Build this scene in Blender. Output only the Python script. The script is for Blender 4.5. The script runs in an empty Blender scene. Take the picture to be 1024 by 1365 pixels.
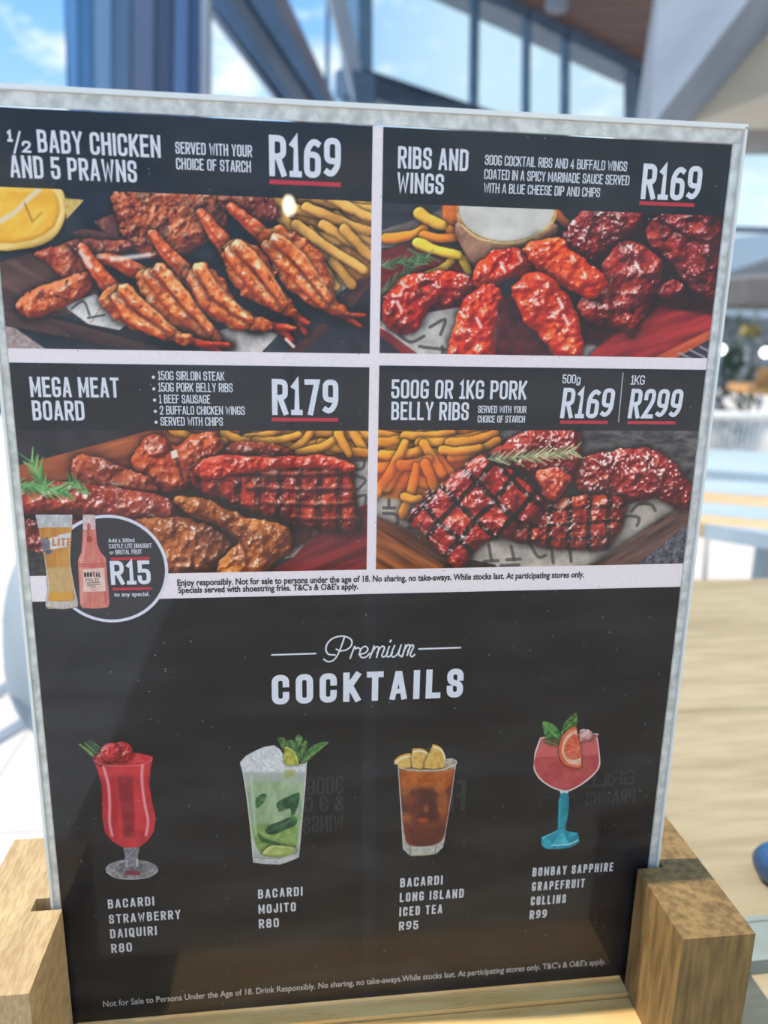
import bpy, bmesh, math, random
import numpy as np
from mathutils import Vector, Matrix

scene = bpy.context.scene
COL = scene.collection
TABLE_Z = 0.75
CARD_Z = TABLE_Z + 0.026            # bottom edge of the card
# the card stands in the plane y = 0, its lower left corner at x = 0; millimetres on the card become metres

# ---------------------------------------------------------------- camera
CR = Vector((0.9927262848392528, -0.11893994066982652, 0.018649769508284342))      # right
CD = Vector((-0.009944799813739857, -0.235389774875644, -0.9718501709835001))      # down
CF = Vector((0.11998176672277588, 0.9645957414365107, -0.2348604506012657))        # forward
CAM = Vector((0.0795646, -0.2290422, CARD_Z + 0.2417788))
F_PX = 1005.0
cam_data = bpy.data.cameras.new('camera')
cam = bpy.data.objects.new('camera', cam_data); COL.objects.link(cam)
cam_data.sensor_fit = 'VERTICAL'; cam_data.sensor_height = 36.0
cam_data.lens = F_PX/1365.0*36.0
cam_data.clip_start = 0.01; cam_data.clip_end = 400
cam_data.dof.use_dof = True; cam_data.dof.focus_distance = 0.242; cam_data.dof.aperture_fstop = 10.0
M = Matrix.Identity(4)
for i in range(3):
    M[i][0] = CR[i]; M[i][1] = -CD[i]; M[i][2] = -CF[i]; M[i][3] = CAM[i]
cam.matrix_world = M
scene.camera = cam

# ---------------------------------------------------------------- view transform
scene.view_settings.view_transform = 'Standard'
scene.view_settings.look = 'None'
scene.view_settings.exposure = 0.0
scene.view_settings.gamma = 1.0
scene.view_settings.use_curve_mapping = False

# ---------------------------------------------------------------- sky
def lin(c):
    c = np.array(c, float)/255.0
    return np.where(c <= 0.04045, c/12.92, ((c+0.055)/1.055)**2.4)

SKY_STRENGTH = 1.36
world = bpy.data.worlds.new('sky'); scene.world = world; world.use_nodes = True
nt = world.node_tree; nt.nodes.clear()
N = nt.nodes.new; Lk = nt.links.new
out = N('ShaderNodeOutputWorld'); bg = N('ShaderNodeBackground'); bg.inputs['Strength'].default_value = SKY_STRENGTH
tc = N('ShaderNodeTexCoord'); sep = N('ShaderNodeSeparateXYZ'); Lk(tc.outputs['Generated'], sep.inputs[0])
ramp = N('ShaderNodeValToRGB'); Lk(sep.outputs['Z'], ramp.inputs[0])
ramp.color_ramp.elements[0].position = 0.0; ramp.color_ramp.elements[0].color = (*lin((196, 226, 246)), 1)
ramp.color_ramp.elements[1].position = 0.42; ramp.color_ramp.elements[1].color = (*lin((96, 168, 236)), 1)
noise = N('ShaderNodeTexNoise'); noise.inputs['Scale'].default_value = 7.5; noise.inputs['Detail'].default_value = 6; noise.inputs['Roughness'].default_value = 0.55
mp = N('ShaderNodeMapping'); mp.inputs['Scale'].default_value = (1, 1, 2.1); mp.inputs['Location'].default_value = (0.35, 0.2, 0.1)
Lk(tc.outputs['Generated'], mp.inputs[0]); Lk(mp.outputs[0], noise.inputs['Vector'])
cl = N('ShaderNodeMapRange'); cl.inputs['From Min'].default_value = 0.50; cl.inputs['From Max'].default_value = 0.66; Lk(noise.outputs['Fac'], cl.inputs['Value'])
# thin bright haze towards the east (right of the card)
hz = N('ShaderNodeMapRange'); hz.inputs['From Min'].default_value = 0.0; hz.inputs['From Max'].default_value = 0.2; hz.inputs['To Max'].default_value = 0.95; Lk(sep.outputs['X'], hz.inputs['Value'])
mx0 = N('ShaderNodeMix'); mx0.data_type = 'RGBA'; Lk(hz.outputs[0], mx0.inputs[0]); Lk(ramp.outputs[0], mx0.inputs[6]); mx0.inputs[7].default_value = (*lin((200, 224, 238)), 1)
mx = N('ShaderNodeMix'); mx.data_type = 'RGBA'; Lk(cl.outputs[0], mx.inputs[0]); Lk(mx0.outputs[2], mx.inputs[6]); mx.inputs[7].default_value = (*lin((244, 248, 252)), 1)
Lk(mx.outputs[2], bg.inputs['Color']); Lk(bg.outputs[0], out.inputs['Surface'])

# ---------------------------------------------------------------- sun
sun_data = bpy.data.lights.new('sun', 'SUN'); sun_data.energy = 4.6; sun_data.angle = 0.009; sun_data.color = (1.0, 0.94, 0.84)
sun = bpy.data.objects.new('sun', sun_data); COL.objects.link(sun)
sun.rotation_euler = Vector((0.50, -0.03, -0.87)).to_track_quat('-Z', 'Y').to_euler()
sun.location = (-5, 0, 9)

# ---------------------------------------------------------------- materials
def mat(name, rough=0.6, spec=0.4, metal=0.0):
    m = bpy.data.materials.new(name); m.use_nodes = True
    b = m.node_tree.nodes['Principled BSDF']
    b.inputs['Roughness'].default_value = rough; b.inputs['Specular IOR Level'].default_value = spec; b.inputs['Metallic'].default_value = metal
    return m, m.node_tree, b

def noisy(name, c0, c1, scale=20, rough=0.6, spec=0.4, stretch=(1, 1, 1), detail=4, bump=0.0, metal=0.0, lo=0.35, hi=0.65):
    """two tones mixed by stretched noise in object space"""
    m, t, b = mat(name, rough, spec, metal)
    c = t.nodes.new('ShaderNodeTexCoord'); mp = t.nodes.new('ShaderNodeMapping'); mp.inputs['Scale'].default_value = stretch
    n = t.nodes.new('ShaderNodeTexNoise'); n.inputs['Scale'].default_value = scale; n.inputs['Detail'].default_value = detail
    r = t.nodes.new('ShaderNodeMapRange'); r.inputs['From Min'].default_value = lo; r.inputs['From Max'].default_value = hi
    x = t.nodes.new('ShaderNodeMix'); x.data_type = 'RGBA'
    x.inputs[6].default_value = (*lin(c0), 1); x.inputs[7].default_value = (*lin(c1), 1)
    t.links.new(c.outputs['Object'], mp.inputs[0]); t.links.new(mp.outputs[0], n.inputs['Vector'])
    t.links.new(n.outputs['Fac'], r.inputs['Value']); t.links.new(r.outputs[0], x.inputs[0]); t.links.new(x.outputs[2], b.inputs['Base Color'])
    if bump:
        bp = t.nodes.new('ShaderNodeBump'); bp.inputs['Strength'].default_value = bump; bp.inputs['Distance'].default_value = 0.001
        t.links.new(n.outputs['Fac'], bp.inputs['Height']); t.links.new(bp.outputs[0], b.inputs['Normal'])
    return m

def wood(name, c0, c1, c2, stretch, scale=60, rough=0.55, spec=0.35, bump=0.15):
    """grain: long stretched noise, darker pores, slow colour drift"""
    m, t, b = mat(name, rough, spec)
    nd = t.nodes.new; lk = t.links.new
    c = nd('ShaderNodeTexCoord'); mp = nd('ShaderNodeMapping'); mp.inputs['Scale'].default_value = stretch
    lk(c.outputs['Object'], mp.inputs[0])
    n1 = nd('ShaderNodeTexNoise'); n1.inputs['Scale'].default_value = scale; n1.inputs['Detail'].default_value = 5; lk(mp.outputs[0], n1.inputs['Vector'])
    n2 = nd('ShaderNodeTexNoise'); n2.inputs['Scale'].default_value = scale*0.16; n2.inputs['Detail'].default_value = 3; lk(mp.outputs[0], n2.inputs['Vector'])
    n3 = nd('ShaderNodeTexNoise'); n3.inputs['Scale'].default_value = scale*4.0; n3.inputs['Detail'].default_value = 2; lk(mp.outputs[0], n3.inputs['Vector'])
    r1 = nd('ShaderNodeMapRange'); r1.inputs['From Min'].default_value = 0.36; r1.inputs['From Max'].default_value = 0.64; lk(n1.outputs['Fac'], r1.inputs['Value'])
    r2 = nd('ShaderNodeMapRange'); r2.inputs['From Min'].default_value = 0.35; r2.inputs['From Max'].default_value = 0.65; lk(n2.outputs['Fac'], r2.inputs['Value'])
    r3 = nd('ShaderNodeMapRange'); r3.inputs['From Min'].default_value = 0.60; r3.inputs['From Max'].default_value = 0.74; r3.inputs['To Max'].default_value = 0.55; lk(n3.outputs['Fac'], r3.inputs['Value'])
    x1 = nd('ShaderNodeMix'); x1.data_type = 'RGBA'; x1.inputs[6].default_value = (*lin(c0), 1); x1.inputs[7].default_value = (*lin(c1), 1); lk(r1.outputs[0], x1.inputs[0])
    x2 = nd('ShaderNodeMix'); x2.data_type = 'RGBA'; x2.blend_type = 'MULTIPLY'; x2.inputs[0].default_value = 0.35; lk(x1.outputs[2], x2.inputs[6])
    g = nd('ShaderNodeMix'); g.data_type = 'RGBA'; g.inputs[6].default_value = (0.55, 0.5, 0.45, 1); g.inputs[7].default_value = (1, 1, 1, 1); lk(r2.outputs[0], g.inputs[0]); lk(g.outputs[2], x2.inputs[7])
    x3 = nd('ShaderNodeMix'); x3.data_type = 'RGBA'; x3.inputs[7].default_value = (*lin(c2), 1); lk(r3.outputs[0], x3.inputs[0]); lk(x2.outputs[2], x3.inputs[6])
    lk(x3.outputs[2], b.inputs['Base Color'])
    bp = nd('ShaderNodeBump'); bp.inputs['Strength'].default_value = bump; bp.inputs['Distance'].default_value = 0.0008
    lk(n1.outputs['Fac'], bp.inputs['Height']); lk(bp.outputs[0], b.inputs['Normal'])
    return m

_ink = {}
def ink(c):
    """printed ink: flat colour with a trace of print grain"""
    if c not in _ink:
        c0 = tuple(max(0, v-3) for v in c); c1 = tuple(min(255, v+3) for v in c)
        _ink[c] = noisy('ink_%02x%02x%02x' % c, c0, c1, scale=900, rough=0.45, spec=0.25, detail=2)
    return _ink[c]

def clear_acrylic(name, f0=0.015, dust=True, tint=(1, 1, 1), rough=0.015):
    m = bpy.data.materials.new(name); m.use_nodes = True; t = m.node_tree; t.nodes.clear(); nd = t.nodes.new; lk = t.links.new
    o = nd('ShaderNodeOutputMaterial'); tr = nd('ShaderNodeBsdfTransparent'); tr.inputs[0].default_value = (*tint, 1)
    gl = nd('ShaderNodeBsdfGlossy'); gl.inputs['Roughness'].default_value = rough
    lw = nd('ShaderNodeLayerWeight'); lw.inputs['Blend'].default_value = 0.5
    pw = nd('ShaderNodeMath'); pw.operation = 'POWER'; pw.inputs[1].default_value = 5.0; lk(lw.outputs['Facing'], pw.inputs[0])
    ml = nd('ShaderNodeMath'); ml.operation = 'MULTIPLY_ADD'; ml.inputs[1].default_value = 1-f0; ml.inputs[2].default_value = f0; lk(pw.outputs[0], ml.inputs[0])
    mx = nd('ShaderNodeMixShader'); lk(ml.outputs[0], mx.inputs[0]); lk(tr.outputs[0], mx.inputs[1]); lk(gl.outputs[0], mx.inputs[2])
    last = mx
    if dust:
        c = nd('ShaderNodeTexCoord')
        df = nd('ShaderNodeBsdfDiffuse'); df.inputs[0].default_value = (0.7, 0.72, 0.75, 1)
        v = nd('ShaderNodeTexVoronoi'); v.inputs['Scale'].default_value = 360; lk(c.outputs['Object'], v.inputs['Vector'])
        a = nd('ShaderNodeMapRange'); a.inputs['From Min'].default_value = 0.10; a.inputs['From Max'].default_value = 0.04; lk(v.outputs['Distance'], a.inputs['Value'])
        s = nd('ShaderNodeSeparateColor'); lk(v.outputs['Color'], s.inputs[0])
        k = nd('ShaderNodeMapRange'); k.inputs['From Min'].default_value = 0.6; k.inputs['From Max'].default_value = 1.0; k.inputs['To Max'].default_value = 0.5; lk(s.outputs[0], k.inputs['Value'])
        d = nd('ShaderNodeMath'); d.operation = 'MULTIPLY'; lk(a.outputs[0], d.inputs[0]); lk(k.outputs[0], d.inputs[1])
        # wiped smears
        mp = nd('ShaderNodeMapping'); mp.inputs['Scale'].default_value = (9, 1, 30); mp.inputs['Rotation'].default_value = (0, 0.5, 0); lk(c.outputs['Object'], mp.inputs[0])
        n = nd('ShaderNodeTexNoise'); n.inputs['Scale'].default_value = 3.0; n.inputs['Detail'].default_value = 5; lk(mp.outputs[0], n.inputs['Vector'])
        h = nd('ShaderNodeMapRange'); h.inputs['From Min'].default_value = 0.45; h.inputs['From Max'].default_value = 0.75; h.inputs['To Max'].default_value = 0.012; lk(n.outputs['Fac'], h.inputs['Value'])
        ad = nd('ShaderNodeMath'); ad.operation = 'ADD'; lk(d.outputs[0], ad.inputs[0]); lk(h.outputs[0], ad.inputs[1])
        m2 = nd('ShaderNodeMixShader'); lk(ad.outputs[0], m2.inputs[0]); lk(mx.outputs[0], m2.inputs[1]); lk(df.outputs[0], m2.inputs[2])
        last = m2
    lk(last.outputs[0], o.inputs['Surface'])
    return m

# ---------------------------------------------------------------- object helpers
def tag(o, label=None, cat=None, group=None, kind=None):
    if label: o['label'] = label
    if cat: o['category'] = cat
    if group: o['group'] = group
    if kind: o['kind'] = kind
    return o

def empty(name, loc, label=None, cat=None, group=None, rz=0):
    o = bpy.data.objects.new(name, None); COL.objects.link(o); o.location = loc; o.rotation_euler = (0, 0, rz); o.empty_display_size = 0.02
    return tag(o, label, cat, group)

def link(name, me, m, parent=None, world=True):
    """world=True: the mesh is written in world coordinates and the parent only offsets it"""
    if m is not None:
        for q in (m if isinstance(m, list) else [m]): me.materials.append(q)
    o = bpy.data.objects.new(name, me); COL.objects.link(o)
    if parent is not None:
        o.parent = parent
        if world:
            bpy.context.view_layer.update()
            o.matrix_parent_inverse = parent.matrix_world.inverted()
    return o

def from_bm(name, bm, m, parent=None, smooth=False, world=True):
    bmesh.ops.recalc_face_normals(bm, faces=bm.faces)
    me = bpy.data.meshes.new(name); bm.to_mesh(me); bm.free()
    if smooth:
        for p in me.polygons: p.use_smooth = True
    return link(name, me, m, parent, world)

def add_box(bm, x0, y0, z0, x1, y1, z1):
    v = [bm.verts.new(p) for p in ((x0, y0, z0), (x1, y0, z0), (x1, y1, z0), (x0, y1, z0), (x0, y0, z1), (x1, y0, z1), (x1, y1, z1), (x0, y1, z1))]
    for f in ((0, 3, 2, 1), (4, 5, 6, 7), (0, 1, 5, 4), (1, 2, 6, 5), (2, 3, 7, 6), (3, 0, 4, 7)): bm.faces.new([v[i] for i in f])

def add_hull(bm, A, B):
    """closed prism between two matching rings of 3D points"""
    a = [bm.verts.new(p) for p in A]; b = [bm.verts.new(p) for p in B]; n = len(a)
    bm.faces.new(a[::-1]); bm.faces.new(b)
    for i in range(n): bm.faces.new((a[i], a[(i+1) % n], b[(i+1) % n], b[i]))

def add_tube(bm, pts, r, n=10, r1=None):
    rings = []
    P = [Vector(p) for p in pts]
    for i, p in enumerate(P):
        d = (P[min(i+1, len(P)-1)] - P[max(i-1, 0)]).normalized()
        u = d.cross(Vector((0, 0, 1)));  u = u.normalized() if u.length > 1e-4 else Vector((1, 0, 0))
        w = d.cross(u); rr = r if r1 is None else r + (r1-r)*i/(len(P)-1)
        rings.append([bm.verts.new(p + rr*(math.cos(2*math.pi*k/n)*u + math.sin(2*math.pi*k/n)*w)) for k in range(n)])
    for a, b in zip(rings, rings[1:]):
        for k in range(n): bm.faces.new((a[k], a[(k+1) % n], b[(k+1) % n], b[k]))
    bm.faces.new(rings[0][::-1]); bm.faces.new(rings[-1])

def add_lathe(bm, prof, c=(0, 0, 0), n=32, axis='z'):
    rings = []
    for r, z in prof:
        ring = []
        for k in range(n):
            a = 2*math.pi*k/n; x, y = r*math.cos(a), r*math.sin(a)
            p = (x, y, z) if axis == 'z' else (z, x, y)
            ring.append(bm.verts.new((c[0]+p[0], c[1]+p[1], c[2]+p[2])))
        rings.append(ring)
    for a, b in zip(rings, rings[1:]):
        for k in range(n): bm.faces.new((a[k], a[(k+1) % n], b[(k+1) % n], b[k]))
    bm.faces.new(rings[0][::-1]); bm.faces.new(rings[-1])

def bevel(bm, w, seg=2, ang=0.6):
    e = [x for x in bm.edges if len(x.link_faces) == 2 and x.calc_face_angle(0) > ang]
    bmesh.ops.bevel(bm, geom=e, offset=w, segments=seg, profile=0.6, affect='EDGES')

def box(name, x0, y0, z0, x1, y1, z1, m, parent=None, bv=0.0):
    bm = bmesh.new(); add_box(bm, x0, y0, z0, x1, y1, z1)
    if bv: bevel(bm, bv)
    return from_bm(name, bm, m, parent)

def sight(u, v):
    return CR*((u-512)/F_PX) + CD*((v-682.5)/F_PX) + CF
def at_y(u, v, y):
    d = sight(u, v); return CAM + d*((y-CAM.y)/d.y)
def at_z(u, v, z):
    d = sight(u, v); return CAM + d*((z-CAM.z)/d.z)
def at_plane(u, v, p, n):
    d = sight(u, v); return CAM + d*((p-CAM).dot(n)/d.dot(n))
# ================================================================ SETTING
m_floor, t, b = mat('pale_floor_tiles', 0.7, 0.3)
c = t.nodes.new('ShaderNodeTexCoord'); br = t.nodes.new('ShaderNodeTexBrick'); br.offset = 0.0
br.inputs['Scale'].default_value = 1.0; br.inputs['Brick Width'].default_value = 0.6; br.inputs['Row Height'].default_value = 0.6; br.inputs['Mortar Size'].default_value = 0.006
br.inputs['Color1'].default_value = (*lin((222, 212, 204)), 1); br.inputs['Color2'].default_value = (*lin((214, 204, 196)), 1); br.inputs['Mortar'].default_value = (*lin((176, 166, 160)), 1)
t.links.new(c.outputs['Object'], br.inputs['Vector']); t.links.new(br.outputs['Color'], b.inputs['Base Color'])
bm = bmesh.new(); add_box(bm, -30, -20, -0.1, 40, 60, 0.0); tag(from_bm('floor', bm, m_floor), kind='structure')

m_steel = noisy('dark_blue_grey_steel', (70, 90, 114), (84, 106, 132), 3, rough=0.45, spec=0.5)
m_steel_mid = noisy('mid_grey_steel', (142, 150, 160), (156, 164, 174), 4, rough=0.5)
m_steel_warm = noisy('brown_grey_steel', (116, 112, 118), (132, 126, 132), 4, rough=0.5)
m_frame = noisy('blue_grey_frame', (92, 126, 156), (108, 142, 170), 4, rough=0.5)
m_ceil = noisy('dark_brown_boards', (84, 70, 70), (112, 84, 76), 2.0, stretch=(1, 8, 1), rough=0.7)
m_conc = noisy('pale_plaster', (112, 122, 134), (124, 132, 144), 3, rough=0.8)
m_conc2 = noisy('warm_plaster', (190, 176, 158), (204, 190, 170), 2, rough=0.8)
m_lintel = noisy('grey_painted_steel', (128, 130, 132), (146, 148, 150), 3, rough=0.6)
m_pane = clear_acrylic('window_glass', f0=0.04, dust=False, tint=(0.93, 0.97, 0.98))

# glazed facade running away to the right
FP = at_y(497, 437, 6.0); FD = Vector((0.81, 0.586, 0)).normalized(); FN = Vector((FD.y, -FD.x, 0))
def fac(u, v): return at_plane(u, v, FP, FN)
def fac_bar(bm, pts, depth=0.12):
    A = [fac(*p) for p in pts]; add_hull(bm, A, [p - FN*depth for p in A])
def fac_rect(u0, u1, v0, v1): return [(u0, v0), (u1, v0), (u1, v1), (u0, v1)]

facade = empty('window_1', (FP.x, FP.y, 0)); tag(facade, kind='structure')
bm = bmesh.new(); fac_bar(bm, [(470, 86), (492, 93), (631, 139), (760, 182), (880, 222), (880, 262), (631, 172), (496, 131), (470, 124)], 0.2); from_bm('transom', bm, m_steel, facade)
bm = bmesh.new(); fac_bar(bm, [(470, -84), (645, 0), (708, 29), (756, 53), (862, 105), (862, 60), (708, -16), (645, -48), (470, -140)], 0.3); from_bm('head_beam', bm, m_steel, facade)
bm = bmesh.new(); fac_bar(bm, fac_rect(478, 497, -90, 520), 0.2); from_bm('post', bm, m_frame, facade)
bm = bmesh.new(); fac_bar(bm, [(849, 90), (862, 96), (862, 470), (849, 470)], 0.15); from_bm('post', bm, m_steel, facade)
for u0, u1, w in ((637, 630, 3.2), (706, 702, 2.6), (758, 754, 3.2)):
    bm = bmesh.new(); fac_bar(bm, [(u0-w, -20), (u0+w, -20), (u1+w, 460), (u1-w, 460)], 0.06); from_bm('mullion', bm, m_frame, facade)
bm = bmesh.new(); fac_bar(bm, [(497, -70), (849, 96), (849, 460), (497, 460)], 0.01); from_bm('pane', bm, m_pane, facade)

# second glazed bay left of the post, behind the raking beams
left_bay = empty('window_2', (FP.x-1, 7.2, 0)); tag(left_bay, kind='structure')
for u0, u1, w in ((277, 274, 2.5), (438, 433, 3.0)):
    bm = bmesh.new(); A = [at_y(u, v, 7.4) for u, v in ((u0-w, -40), (u0+w, -40), (u1+w, 480), (u1-w, 480))]; add_hull(bm, A, [p + Vector((0, .08, 0)) for p in A]); from_bm('mullion', bm, m_frame, left_bay)
bm = bmesh.new(); A = [at_y(u, v, 7.45) for u, v in ((276, -60), (478, -60), (478, 500), (274, 500))]; add_hull(bm, A, [p + Vector((0, .012, 0)) for p in A]); from_bm('pane', bm, m_pane, left_bay)

# raking steel of the frame: web between two flanges, and a lighter brace
rake = empty('trim_1', (at_y(380, 140, 5.0).x, 5.0, 0)); tag(rake, kind='structure')
def plate(name, px, y, th, m, parent):
    bm = bmesh.new(); A = [at_y(u, v, y) for u, v in px]; add_hull(bm, A, [p + Vector((0, th, 0)) for p in A]); return from_bm(name, bm, m, parent)
def strip(a0, a1, b0, b1):
    """continue a strip seen between two heights further up and down: (left,right) at 0 and at 137"""
    k = lambda p, q, v: p + (q-p)*v/137.0
    return [(k(a0, b0, -60), -60), (k(a1, b1, -60), -60), (k(a1, b1, 300), 300), (k(a0, b0, 300), 300)]
plate('flange', strip(277, 306, 382, 392), 4.9, 0.30, m_steel, rake)
plate('web', strip(304, 334, 390, 423), 5.05, 0.05, m_steel_mid, rake)  # same paint as the flanges; lighter tone imitates the light on it
plate('flange', strip(333, 363, 422, 437), 4.9, 0.30, m_steel, rake)
plate('cover_plate', strip(361, 385, 435, 448), 5.22, 0.06, m_steel_warm, rake)
brace = empty('trim_2', (at_y(470, 140, 5.6).x, 5.6, 0)); tag(brace, kind='structure')
plate('brace_bar', strip(440, 462, 474, 492), 5.6, 0.12, m_steel_mid, brace)
plate('gusset', [(470, 92), (500, 100), (500, 150), (474, 150)], 5.5, 0.06, m_steel, brace)

# broad column clad in upright metal strips
column = empty('trim_3', (at_y(180, 437, 4.0).x, 4.0, 0)); tag(column, kind='structure')
edges = [(85, 93), (103, 104), (124, 124.5), (148, 148), (176, 175.6), (206, 205), (232, 230), (252, 250), (270, 267)]
tones = [(84, 132, 180), (72, 118, 164), (104, 134, 168), (84, 108, 138), (86, 98, 124), (64, 78, 106), (76, 102, 142), (54, 78, 116)]  # bluer, lighter strips at the left carry lens flare in their colour
for k in range(8):
    (a0, a1), (b0, b1) = edges[k], edges[k+1]
    c0 = tones[k]; mm_ = noisy('column_strip_%d' % k, c0, tuple(v+10 for v in c0), 2.0, stretch=(6, 6, 0.4), rough=0.35, spec=0.5)
    f = lambda t0, t1, v: t0 + (t1-t0)*v/137.0
    g = 0.9
    A = [at_y(f(a0, a1, v)+g*s0, v, 4.0 + (0.03 if k % 2 else 0)) for v, s0 in ((-60, 1), (560, 1))]
    B = [at_y(f(b0, b1, v)-g, v, 4.0 + (0.03 if k % 2 else 0)) for v in (-60, 560)]
    P = [A[0], B[0], B[1], A[1]]; bm = bmesh.new(); add_hull(bm, P, [p + Vector((0.0, 0.3, 0)) for p in P]); from_bm('cladding_strip', bm, mm_, column)
P = [at_y(u, v, 4.02) for u, v in ((268, -60), (277, -60), (276, 560), (265, 560))]; bm = bmesh.new(); add_hull(bm, P, [p + Vector((0, .2, 0)) for p in P]); from_bm('edge_strip', bm, m_steel_mid, column)

# roof over the terrace
zc = fac(645, -20).z
far = fac(862, 80)
bm = bmesh.new()
Q = [(1.3, 3.3), (9, 3.3), (far.x+2.5, far.y+1.8), (FP.x-0.2, FP.y-0.1), (FP.x-0.3, 4.9)]
add_hull(bm, [(x, y, zc) for x, y in Q], [(x, y, zc+0.25) for x, y in Q]); tag(from_bm('ceiling', bm, m_ceil), kind='structure')

# sloping white beam with a warm plaster soffit, upper right
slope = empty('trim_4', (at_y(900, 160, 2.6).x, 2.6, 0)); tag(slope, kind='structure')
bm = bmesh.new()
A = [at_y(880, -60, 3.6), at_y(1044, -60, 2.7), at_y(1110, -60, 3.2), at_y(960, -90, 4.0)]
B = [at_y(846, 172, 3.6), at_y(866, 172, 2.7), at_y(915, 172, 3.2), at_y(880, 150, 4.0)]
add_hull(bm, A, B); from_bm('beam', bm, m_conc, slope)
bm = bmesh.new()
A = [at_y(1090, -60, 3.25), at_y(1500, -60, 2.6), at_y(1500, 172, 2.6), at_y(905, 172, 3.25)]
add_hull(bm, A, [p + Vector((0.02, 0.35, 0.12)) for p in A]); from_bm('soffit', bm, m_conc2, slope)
win3 = empty('window_3', (at_y(1000, 250, 3.4).x, 3.4, 0)); tag(win3, kind='structure')
plate('lintel', [(840, 166), (1500, 166), (1500, 195), (840, 195)], 3.35, 0.18, m_lintel, win3)
plate('rail', [(840, 301), (1500, 306), (1500, 313), (840, 308)], 3.4, 0.05, m_steel, win3)
plate('pane', [(840, 190), (1500, 190), (1500, 304), (840, 304)], 3.42, 0.01, m_pane, win3)

strips = empty('floor_shadows', (at_z(0, 920, 0).x, at_z(0, 920, 0).y, 0)); tag(strips, kind='structure')  # grey strips laid on the floor as painted shadow lines
m_shadow_strip = noisy('grey_shadow_strip', (120, 128, 140), (134, 142, 152), 8, rough=.7)
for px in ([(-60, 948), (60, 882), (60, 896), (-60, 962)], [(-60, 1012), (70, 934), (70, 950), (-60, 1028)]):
    bm = bmesh.new(); A = [at_z(u, v, .0005) for u, v in px]; add_hull(bm, A, [p + Vector((0, 0, .006)) for p in A]); from_bm('shadow_strip', bm, m_shadow_strip, strips)
# ---------------------------------------------------------------- printed artwork
# The food pictures on the card are flat prints. They are drawn here by a small
# painter onto a fine grid of coloured points (u, v = layout units of the artwork).
import numpy as np, math

LAY = np.array([[3.95009023e+00, -3.76432003e-01, 97.0],
                [2.66000989e-01, -4.23878059e+00, 1364.0],
                [4.47062175e-04, -8.75369534e-04, 1.0]])       # card millimetres -> layout units
LAYI = np.linalg.inv(LAY)

def mm(u, v):
    q = LAYI @ np.array([u, v, 1.0]); return q[0]/q[2], q[1]/q[2]

def layout(X, Y):
    w = LAY[2, 0]*X + LAY[2, 1]*Y + 1.0
    return (LAY[0, 0]*X + LAY[0, 1]*Y + LAY[0, 2])/w, (LAY[1, 0]*X + LAY[1, 1]*Y + LAY[1, 2])/w

def vnoise(U, V, scale, seed, octaves=3):
    out = np.zeros_like(U); amp = 1.0; tot = 0.0
    for o in range(octaves):
        rng = np.random.RandomState(seed*17 + o)
        G = rng.rand(64, 64)
        a = U/scale*(2**o) + 13.7*o; b = V/scale*(2**o) + 7.1*o
        ia = np.floor(a).astype(int); ib = np.floor(b).astype(int)
        fa = a - ia; fb = b - ib
        fa = fa*fa*(3 - 2*fa); fb = fb*fb*(3 - 2*fb)
        g = lambda i, j: G[i % 64, j % 64]
        val = (g(ia, ib)*(1-fa) + g(ia+1, ib)*fa)*(1-fb) + (g(ia, ib+1)*(1-fa) + g(ia+1, ib+1)*fa)*fb
        out += amp*val; tot += amp; amp *= 0.55
    return out/tot

def smooth(pts, n=6, closed=True):
    P = np.array(pts, float); N = len(P); out = []
    rng = range(N) if closed else range(N-1)
    for i in rng:
        if closed: p0, p1, p2, p3 = P[i-1], P[i], P[(i+1) % N], P[(i+2) % N]
        else: p0, p1, p2, p3 = P[max(i-1, 0)], P[i], P[i+1], P[min(i+2, N-1)]
        for k in range(n):
            t = k/n
            out.append(0.5*((2*p1) + (-p0+p2)*t + (2*p0-5*p1+4*p2-p3)*t*t + (-p0+3*p1-3*p2+p3)*t**3))
    if not closed: out.append(P[-1])
    return np.array(out)

def sdf_poly(U, V, P):
    d2 = np.full(U.shape, 1e9); ins = np.zeros(U.shape, bool)
    N = len(P)
    for i in range(N):
        ax, ay = P[i]; bx, by = P[(i+1) % N]
        ex, ey = bx-ax, by-ay; L = ex*ex + ey*ey + 1e-9
        t = np.clip(((U-ax)*ex + (V-ay)*ey)/L, 0, 1)
        d2 = np.minimum(d2, (U-ax-t*ex)**2 + (V-ay-t*ey)**2)
        if ay != by:
            ins ^= ((ay > V) != (by > V)) & (U < ex*(V-ay)/(by-ay) + ax)
    d = np.sqrt(d2)
    return np.where(ins, d, -d)

def sdf_path(U, V, P, w0, w1):
    best = np.full(U.shape, -1e9); N = len(P)
    for i in range(N-1):
        ax, ay = P[i]; bx, by = P[i+1]
        ex, ey = bx-ax, by-ay; L = ex*ex + ey*ey + 1e-9
        t = np.clip(((U-ax)*ex + (V-ay)*ey)/L, 0, 1)
        w = w0 + (w1-w0)*(i+t)/(N-1)
        best = np.maximum(best, w - np.sqrt((U-ax-t*ex)**2 + (V-ay-t*ey)**2))
    return best

C_ = lambda c: np.array(c, float)/255.0

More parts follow.
